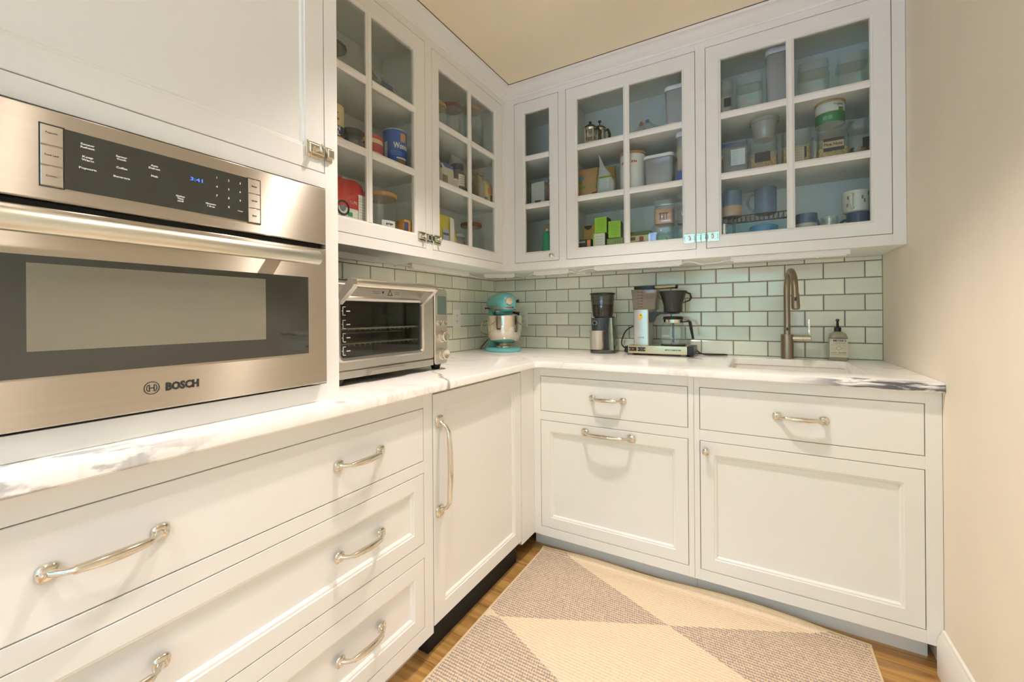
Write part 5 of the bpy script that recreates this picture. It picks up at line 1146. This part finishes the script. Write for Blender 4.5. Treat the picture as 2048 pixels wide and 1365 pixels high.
for u in (-0.014, 0.002, 0.016): MB().fbox(TB(-0.0478), u - 0.002, u + 0.003, h * 0.18, h * 0.46, 0.0, 0.0008).build('label_mark', mat('mark_brown', (120, 88, 50), 0.7), t, local=True)
MB().fbox(TB(-0.0478), -0.020, 0.024, h * 0.42, h * 0.46, 0.0, 0.0008).build('label_mark', mat('mark_brown', (120, 88, 50), 0.7), t, local=True)
jar_sq('low square jar with a cream label at the end of the tea shelf', 'B', 1.276, -0.312, 0.070, 1.567, SH0, 0.5, CREAM)
t, h, hy = jar_sq('tall square jar of mauve sweets on top of the low jar at the shelf end', 'B', 1.276, -0.312, 0.070, 1.726, 1.5682, 0.6, grains('mauve_sweets', (120, 96, 98), (70, 56, 60), 120))
plate(t, -0.005, 0.025, h * 0.35, h * 0.6, -hy - 0.0004, NAVY)

# --- six-pane door above the tap
t, h, hy = jar_sq('square glass jar with a small dark label at the edge of the top shelf', 'B', 1.447, -0.312, 0.080, 2.210, SH2)
plate(t, 0.004, 0.034, h * 0.25, h * 0.5, -hy - 0.0004, DARKLAB)
jar_sq('empty square glass jar beside the tall white-lidded bin', 'B', 1.553, -0.305, 0.106, 2.216, SH2)
bin_box('tallest clear bin with white lid between empty square jars', 'B', 1.667, -0.298, 0.102, 2.313, SH2, 0.10)
jar_sq('empty square glass jar behind the middle of the upper pane', 'B', 1.794, -0.285, 0.110, 2.217, SH2)
jar_sq('empty square glass jar nearest the end wall on the top shelf', 'B', 1.930, -0.285, 0.106, 2.208, SH2)
t, secs, h, hy = pouch('clear_bag', 'clear bag of noodles with white nutrition label and blue top', 'bag', 'B', 1.489, -0.285, 0.116, 1.946, SH1, FILM, 0.08, seed=31, jit=0.003)
MB().loft([(0.004, 0.05, 0.034, 0.012), (h * 0.55, 0.05, 0.030, 0.012), (h * 0.7, 0.04, 0.012, 0.008)], 4).jitter(0.003, 8).build('contents', mat('noodles', (126, 128, 120), 0.6, var=0.4, vscale=50), t, local=True)
plate(t, -0.012, 0.046, h * 0.28, h * 0.70, -hy - 0.002, mat('facts_white', (206, 216, 222), 0.6)); lines(t, -0.008, 0.018, h * 0.31, h * 0.67, -hy - 0.002, 8, MGREY)
band(secs, h * 0.86, h * 0.97, mat('bag_blue', (62, 92, 150), 0.5), t)
t, h, hy = jar_sq('square jar of cereal with a blank black label under a plastic tub', 'B', 1.607, -0.298, 0.111, 1.922, SH1, 0.46, OATS)
plate(t, -0.034, 0.026, h * 0.28, h * 0.56, -hy - 0.0004, DARKLAB)
t = put('plastic_tub', 'stack of milky plastic tubs standing on a cereal jar', 'tub', 'B', 1.6125, -0.298, 0.115, 1.9232)
h = 2.016 - 1.9232; MILK = clear('milky_plastic', (0.8, 0.82, 0.8), 1.45, 0.1, body=0.45, bodycol=(0.62, 0.64, 0.6))
MB().lathe((0, 0, 0), [(0.040, 0), (0.042, 0.003), (0.055, h * 0.82)], 30, cap1=False).build('tub_body', MILK, t, local=True)
MB().lathe((0, 0, 0), [(0.055, h * 0.82), (0.0595, h * 0.83), (0.0595, h), (0.056, h)], 30, cap0=False, cap1=False).build('rim', MILK, t, local=True)
MB().lathe((0, 0, 0), [(0.039, 0.005), (0.044, h * 0.3)], 24).build('contents', mat('tub_beige', (150, 140, 124), 0.7), t, local=True)
t, h, hy = jar_sq('square jar of rolled oats with a cream list label', 'B', 1.731, -0.285, 0.107, 1.934, SH1, 0.55, OATS)
plate(t, -0.006, 0.026, h * 0.10, h * 0.50, -hy - 0.0004, mat('list_label', (196, 184, 152), 0.7)); lines(t, -0.004, 0.022, h * 0.12, h * 0.48, -hy - 0.0006, 5, MGREY); plate(t, 0.028, 0.035, h * 0.22, h * 0.5, -hy - 0.0004, DARKLAB)
t, h, hy = jar_sq('square jar of pine nuts with a lettered label under a green and white can', 'B', 1.857, -0.298, 0.109, 1.931, SH1, 0.36, NUTS)
plate(t, -0.034, 0.036, h * 0.25, h * 0.58, -hy - 0.0004, DARKLAB); plate(t, -0.036, 0.034, h * 0.34, h * 0.50, -hy - 0.0012, mat('label_sand', (196, 178, 146), 0.7))
lettering('Pine Nuts', 0.017, TB(-hy - 0.0012), -0.001, h * 0.42, 0.0010, INK, t, local=True, width=0.062, bold=0.0005)
t, h, r = can('nut_can', 'round white and green peanut can standing on the pine nut jar', 'can', 'B', 1.852, -0.300, 0.102, 2.0265, 1.9322, mat('can_white', (218, 222, 216), 0.35), KRAFT2, 0.008, [(0.0, 0.46, mat('can_green', (46, 128, 84), 0.4)), (0.46, 0.48, mat('can_gold', (190, 160, 90), 0.4))])
lettering('Virginia', 0.0125, None, 0.024, h * 0.76, 0.0008, mat('ink_green', (70, 100, 80), 0.6), t, local=True, width=0.036, bend=r)
MB().arc(r + 0.0008, h * 0.34, h * 0.62, 0.024 / r, 0.044 / r, 6).build('seal_print', mat('seal_green', (96, 130, 66), 0.5), t, local=True)
for a in (-0.6, -0.25): MB().arc(r + 0.0008, h * 0.12, h * 0.30, a, a + 0.3, 5).build('leaf_print', mat('leaf_pale', (110, 170, 130), 0.5), t, local=True)
t, h, hy = jar_sq('square jar of nuts with a dark label nearest the end wall', 'B', 1.962, -0.285, 0.092, 1.927, SH1, 0.30, SEEDS)
plate(t, -0.008, 0.034, h * 0.24, h * 0.5, -hy - 0.0004, DARKLAB)
jar_rd('slim spice glass between the oat jar and the pine nut jar', 'B', 1.802, -0.24, 0.034, 1.905, SH1, JARLID, None, None, 0.01)
# mug rack
RZ = 1.580
t = put('mug_rack', 'dark wire shelf riser carrying two mugs behind the glass', 'rack', 'B', 1.572, -0.312, 0.16, SH0)
DW = mat('dark_wire', (66, 66, 60), 0.35, 0.7); rh = RZ - SH0
mb = MB()
for y in (-0.08, 0.08): mb.tube([(-0.085, y, 0.001), (-0.085, y, rh - 0.012), (-0.09, y, rh - 0.006), (-0.135, y, rh - 0.003), (0.130, y, rh - 0.003), (0.135, y, rh - 0.006), (0.135, y, 0.001)], 0.0025, 6)
mb.tube([(-0.13, -0.08, rh - 0.040), (0.13, -0.08, rh - 0.030)], 0.002, 6)
mb.build('wire_frame', DW, t, local=True)
for k in range(15): MB().tube([(-0.126 + k * 0.018, -0.08, rh - 0.036), (-0.126 + k * 0.018, -0.08, rh - 0.003), (-0.126 + k * 0.018, 0.08, rh - 0.003)], 0.0015, 5).build('wire', DW, t, local=True)
mug('blue-grey mug with a tan base on the wire riser', 'B', 1.478, -0.300, 0.084, 1.704, RZ + 0.0005, BLUEG, PI * 0.6, TAN, 0.42)
mug('speckled blue mug with a big loop handle on the wire riser', 'B', 1.614, -0.300, 0.088, 1.699, RZ + 0.0005, BLUEG, PI + 0.15)
t, h, r = can('steel_cup', 'narrow polished steel cup under the wire riser', 'cup', 'B', 1.447, -0.316, 0.028, 1.549, SH0, MIRROR)
t = put('bowl', 'round blue bowl under the wire riser', 'bowl', 'B', 1.606, -0.300, 0.11, SH0)
h = 1.530 - SH0
MB().lathe((0, 0, 0), [(0.025, 0), (0.03, 0.006), (0.050, h * 0.4), (0.056, h), (0.053, h), (0.045, h * 0.4), (0.02, 0.012)], 32).build('bowl_shell', BLUED, t, local=True)
MB().lathe((0, 0, 0), [(0.0505, h * 0.42), (0.0575, h * 0.98)], 32, cap0=False, cap1=False).build('glaze_rim', mat('bowl_rim', (78, 112, 166), 0.25), t, local=True)
mug('blue mug with a cream lower half beside the empty space', 'B', 1.766, -0.300, 0.080, 1.562, SH0, BLUED, -PI * 0.3, mat('mug_cream', (206, 202, 182), 0.4), 0.72)
mug('small clear glass cup between the cream-banded mug and the printed mug', 'B', 1.845, -0.297, 0.062, 1.539, SH0, GLASS, -PI * 0.4)
mug('plain navy mug beneath the printed white mug', 'B', 1.944, -0.295, 0.080, 1.546, SH0, BLUED, PI)
t, h, r = mug('white mug printed with dark sprigs stacked on a navy mug', 'B', 1.936, -0.298, 0.092, 1.636, 1.5472, mat('mug_white', (216, 220, 208), 0.25), -PI * 0.62)
for a, zz in ((-0.85, 0.25), (-0.8, 0.6), (0.25, 0.55), (0.42, 0.4), (0.8, 0.75)): MB().arc(r + 0.0003, h * zz, h * (zz + 0.16), a, a + 0.14, 3).build('sprig_print', MGREY, t, local=True)

# --- door beside the oven cabinet
jar_rd('wide glass bowl jar with a dark rim on the top shelf beside the oven cabinet', 'L', -1.462, 0.255, 0.118, 2.150, SH2, mat('rim_dark', (70, 76, 70), 0.4), None, None, 0.008, 0.7, neck=0.9)
t, secs, h, hy = pouch('clear_bag', 'crumpled clear bag with blue and green print lying on the top shelf', 'bag', 'L', -1.185, 0.245, 0.200, 2.168, SH2, FILM, 0.12, neck=0.5, seed=41, jit=0.005, lean=-0.05)
MB().loft([(0.003, 0.088, 0.05, 0.02), (h * 0.3, 0.08, 0.045, 0.02, -0.01, 0), (h * 0.55, 0.045, 0.025, 0.012, -0.02, 0)], 4).jitter(0.005, 9).build('contents', mat('bag_greens', (86, 118, 96), 0.7, var=0.5, vscale=14), t, local=True)
plate(t, -0.07, -0.01, h * 0.34, h * 0.5, -hy * 0.95, mat('print_blue2', (72, 96, 140), 0.5)); plate(t, -0.03, 0.005, h * 0.18, h * 0.3, -hy - 0.001, LIME)
t, h, r = can('cornmeal_can', 'cream cornmeal canister with a dark lettered band', 'canister', 'L', -1.478, 0.268, 0.074, 1.905, SH1, mat('corn_cream', (214, 192, 144), 0.6), None, 0, [(0.0, 0.14, mat('corn_yellow', (212, 160, 74), 0.6)), (0.14, 0.42, NAVY)])
lettering('CORN', 0.020, None, -0.026, h * 0.345, 0.0008, WINK, t, local=True, width=0.052, bend=r, bold=0.0008); lettering('MEAL', 0.020, None, -0.026, h * 0.215, 0.0008, WINK, t, local=True, width=0.052, bend=r, bold=0.0008)
for a in (-1.2, -0.8, -0.4): MB().arc(r + 0.0003, h * 0.56, h * 0.62, a, a + 0.3, 4).build('crest_print', BROWNP, t, local=True)
MB().arc(r + 0.0003, h * 0.74, h * 0.77, -1.2, -0.2, 6).build('crest_print', INK, t, local=True)
jar_rd('short jar with a dark ribbed lid beside the cornmeal canister', 'L', -1.379, 0.255, 0.086, 1.858, SH1, mat('lid_dark', (68, 70, 64), 0.35), 0.5, mat('dark_spread', (70, 74, 76), 0.4), 0.026, 0.6)
t, h, r = can('cream_tub', 'yellow tub with a red lid and red label on the middle shelf', 'tub', 'L', -1.277, 0.245, 0.108, 1.871, SH1, mat('tub_yellow', (228, 206, 150), 0.5), mat('lid_red', (196, 74, 62), 0.4), 0.016, [(0.30, 0.66, mat('label_red', (190, 66, 60), 0.5))])
lettering('CUP', 0.018, None, -0.050, h * 0.50, 0.0009, WINK, t, local=True, width=0.024, bend=r)
t, h, r = can('flour_can', 'tall royal blue flour canister with white lettering', 'canister', 'L', -1.151, 0.258, 0.102, 1.937, SH1, mat('can_blue', (38, 84, 176), 0.35), mat('can_rim', (196, 206, 220), 0.3), 0.005)
lettering('Wondra', 0.034, None, -0.004, h * 0.56, 0.0008, WINK, t, local=True, width=0.082, bend=r, bold=0.001)
MB().arc(r + 0.0004, h * 0.68, h * 0.90, -0.014 / r, 0.016 / r, 8).build('medal_print', mat('medal_gold', (196, 150, 66), 0.4), t, local=True)
MB().arc(r + 0.0004, h * 0.04, h * 0.26, -0.026 / r, 0.016 / r, 8).build('pot_print', mat('pot_print', (120, 100, 74), 0.5), t, local=True)
MB().arc(r + 0.0008, h * 0.23, h * 0.27, -0.032 / r, 0.016 / r, 8).build('pot_rim_print', WPAPER, t, local=True)
MB().arc(r + 0.0004, h * 0.10, h * 0.66, -0.088 / r, -0.072 / r, 5).build('side_panel_print', mat('panel_cream', (206, 206, 196), 0.5), t, local=True)
for zz in (0.32, 0.36, 0.40): MB().arc(r + 0.0004, h * zz, h * (zz + 0.012), -0.058 / r, -0.008 / r, 6).build('print_line', mat('pale_blue', (130, 160, 210), 0.5), t, local=True)
h0 = 1.655 - SH0
t = put('flour_bag', 'folded paper flour bag with a red top and white lower half', 'bag', 'L', -1.430, 0.262, 0.10, SH0)
secs = [(0, 0.080, 0.048, 0.008), (0.006, 0.084, 0.05, 0.01), (h0 * 0.6, 0.083, 0.05, 0.012), (h0 * 0.80, 0.078, 0.046, 0.02), (h0 * 0.93, 0.062, 0.040, 0.02, 0.006, 0.0), (h0, 0.040, 0.03, 0.014, 0.012, 0.004)]
MB().loft(secs, 4).jitter(0.0015, 6).build('bag', mat('flour_white', (222, 220, 208), 0.7), t, local=True, ang=60)
MB().loft([(z, a + 0.001, b_ + 0.001, c_, *(e if e else (0, 0))) for z, a, b_, c_, *e in [at_z(secs, h0 * 0.52)] + secs[2:]], 4).jitter(0.001, 7).build('red_top', mat('flour_red', (196, 62, 52), 0.6, var=0.12, vscale=14), t, local=True, ang=60)
plate(t, 0.034, 0.078, 0.03, h0 * 0.76, -0.052, mat('facts_panel', (226, 224, 212), 0.7)); lines(t, 0.038, 0.075, 0.04, h0 * 0.72, -0.0525, 13, MGREY)
MB().loops([[(-0.034 + rr_ * math.cos(a), -0.0515 - d, h0 * 0.50 + rr_ * math.sin(a)) for a in [2 * PI * i / 24 for i in range(24)]] for rr_, d in ((0.028, 0.0), (0.028, 0.001), (0.021, 0.001), (0.021, 0.0))], closed=True).build('seal_ring', INK, t, local=True)
MB().loops([[(-0.034 + 0.012 * math.cos(a), -0.0515 - d, h0 * 0.50 + 0.012 * math.sin(a)) for a in [2 * PI * i / 16 for i in range(16)]] for d in (0.0, 0.001)]).build('seal_print', MGREY, t, local=True)
lettering('11.7%', 0.015, TB(-0.0518), 0.012, h0 * 0.61, 0.0006, WINK, t, local=True, width=0.032)
plate(t, -0.012, 0.008, 0.098, 0.112, -0.0506, mat('tag_green', (60, 140, 60), 0.5))
t, h, r = jar_rd('large glass jar with a bamboo lid and a white handwritten label', 'L', -1.222, 0.258, 0.142, 1.650, SH0, WOODLID, 0.22, mat('flour_fill', (150, 148, 136), 0.8), 0.020, 0.84, neck=0.96)
MB().arc(r + 0.0003, h * 0.35, h * 0.50, -0.044 / r, 0.022 / r, 10).build('paper_label', WPAPER, t, local=True)
for k, a in enumerate((-0.026, -0.017, -0.008, 0.0)): MB().arc(r + 0.0009, h * (0.42 + 0.01 * (k % 2)), h * 0.455, a / r, (a + 0.006) / r, 2).build('pen_stroke', INK, t, local=True)
t = carton('spice_box', 'small orange and blue box beside the bamboo-lidded jar', 'box', 'L', -1.120, 0.262, 0.064, 0.05, SH0, 1.550 - SH0, mat('box_orange', (214, 152, 54), 0.5))
plate(t, -0.032, -0.008, 0.02, 0.13, -0.025, mat('box_blue', (54, 62, 120), 0.5)); lines(t, 0.0, 0.03, 0.06, 0.13, -0.025, 4, BROWNP)
# --- door nearest the corner
jar_rd('glass jar with a wooden lid at the edge of the top shelf near the corner', 'L', -0.845, 0.240, 0.122, 2.198, SH2, WOODLID, None, None, 0.018, 0.72)
jar_rd('tall glass jar with a dark wooden lid in the middle of the corner cabinet', 'L', -0.706, 0.240, 0.130, 2.250, SH2, BROWNLID, None, None, 0.020, 0.72)
jar_rd('tall glass jar with a tan wooden lid deepest in the corner cabinet', 'L', -0.556, 0.256, 0.120, 2.296, SH2, WOODLID, None, None, 0.020, 0.72)
t, secs, h, hy = pouch('snack_bag', 'white snack bag with a blue top leaning at the pane edge', 'bag', 'L', -0.845, 0.262, 0.104, 1.896, SH1, mat('bag_cream', (206, 200, 174), 0.5, bump=0.3, bscale=30), 0.06, lean=0.02, seed=51, jit=0.002)
band(secs, h * 0.70, h * 0.99, mat('bag_royal', (56, 70, 150), 0.5), t); plate(t, -0.048, -0.010, h * 0.05, h * 0.42, -hy - 0.001, mat('nut_print', (132, 112, 76), 0.6, var=0.4, vscale=60))
carton('carton', 'slim tan carton behind the dark bottle', 'box', 'L', -0.772, 0.185, 0.05, 0.06, SH1, 1.911 - SH1, KRAFT)
t = put('bottle', 'dark glass bottle with a cream paper label in the corner cabinet', 'bottle', 'L', -0.712, 0.256, 0.088, SH1)
h = 1.928 - SH1; DG = mat('dark_bottle', (62, 62, 54), 0.12, coat=0.5)
MB().lathe((0, 0, 0), [(0.040, 0), (0.044, 0.004), (0.044, h * 0.62), (0.038, h * 0.74), (0.032, h * 0.80)], 28).build('bottle_body', DG, t, local=True)
MB().lathe((0, 0, 0), [(0.034, h * 0.801), (0.035, h * 0.83), (0.035, h * 0.98), (0.032, h)], 28).build('cap', BLACK, t, local=True)
MB().arc(0.0443, h * 0.24, h * 0.62, -0.75, 0.15, 8).build('paper_label', CREAM, t, local=True)
for k in range(4): MB().arc(0.0452, h * (0.32 + k * 0.07), h * (0.335 + k * 0.07), -0.62, 0.0, 5).build('print_line', MGREY, t, local=True)
t, h, r = can('yogurt_tub', 'low white tub with a pale label in front of the dark bottle', 'tub', 'L', -0.782, 0.268, 0.054, 1.826, SH1, WHITE, None)
MB().arc(r + 0.0004, 0.008, h * 0.9, -0.8, 0.1, 6).build('side_label', mat('label_pink', (206, 178, 160), 0.6), t, local=True)
t, secs, h, hy = pouch('clear_bag', 'large milky bag flaring upwards at the back of the corner cabinet', 'bag', 'L', -0.585, 0.165, 0.16, 2.020, SH1, mat('bag_milky', (186, 190, 184), 0.45, bump=0.2, bscale=20), 0.07, seed=52)
plate(t, -0.035, 0.045, h * 0.10, h * 0.32, -hy - 0.001, mat('print_mauve', (108, 96, 92), 0.6))
t = put('bottle', 'slim pale bottle with a square cap near the corner', 'bottle', 'L', -0.535, 0.255, 0.064, SH1)
h = 1.942 - SH1
MB().loft([(0, 0.028, 0.028, 0.010), (0.006, 0.031, 0.031, 0.012), (h * 0.6, 0.031, 0.031, 0.012), (h * 0.78, 0.018, 0.018, 0.010), (h * 0.86, 0.017, 0.017, 0.010)], 4).build('bottle_body', mat('bottle_pale', (176, 166, 138), 0.4, var=0.25, vscale=40), t, local=True)
MB().loft([(h * 0.861, 0.022, 0.022, 0.004), (h, 0.026, 0.026, 0.004)], 3).build('cap', mat('cap_taupe', (150, 138, 116), 0.5), t, local=True)
plate(t, -0.02, 0.02, h * 0.35, h * 0.56, -0.0314, mat('label_mint', (170, 180, 160), 0.6))
t, secs, h, hy = pouch('snack_bag', 'yellow and orange snack bag with blue foot nearest the corner', 'bag', 'L', -0.452, 0.256, 0.088, 1.908, SH1, mat('bag_yellow', (220, 202, 112), 0.5), 0.06, seed=53)
band(secs, 0.003, h * 0.28, mat('foot_blue', (70, 120, 176), 0.5), t); plate(t, -0.03, 0.03, h * 0.42, h * 0.66, -hy - 0.001, mat('print_amber', (216, 152, 64), 0.5)); plate(t, -0.008, 0.036, h * 0.1, h * 0.4, -hy - 0.0012, BROWNP)
t, secs, h, hy = pouch('sugar_bag', 'bright yellow and white sugar bag on the bottom shelf near the corner', 'bag', 'L', -0.838, 0.262, 0.124, 1.634, SH0, mat('sugar_yellow', (226, 208, 46), 0.5), 0.07, seed=54)
plate(t, -0.058, 0.030, 0.004, h * 0.42, -hy - 0.001, WPAPER); plate(t, -0.002, 0.030, h * 0.3, h * 0.93, -hy - 0.0016, WPAPER); plate(t, -0.058, -0.012, h * 0.42, h * 0.66, -hy - 0.0022, mat('sugar_grey', (170, 172, 186), 0.5)); plate(t, -0.056, -0.014, h * 0.52, h * 0.57, -hy - 0.003, NAVY)
lines(t, 0.046, 0.058, h * 0.2, h * 0.6, -hy - 0.001, 6, MGREY)
jar_rd('low round jar of brown sugar with a milky lid', 'L', -0.715, 0.256, 0.096, 1.562, SH0, MILK, 0.72, AMBER, 0.020, 0.86, neck=0.94)
jar_rd('big round glass jar with a brown wooden lid on the bottom shelf in the corner', 'L', -0.548, 0.258, 0.150, 1.652, SH0, BROWNLID, None, None, 0.022, 0.70, neck=0.72)
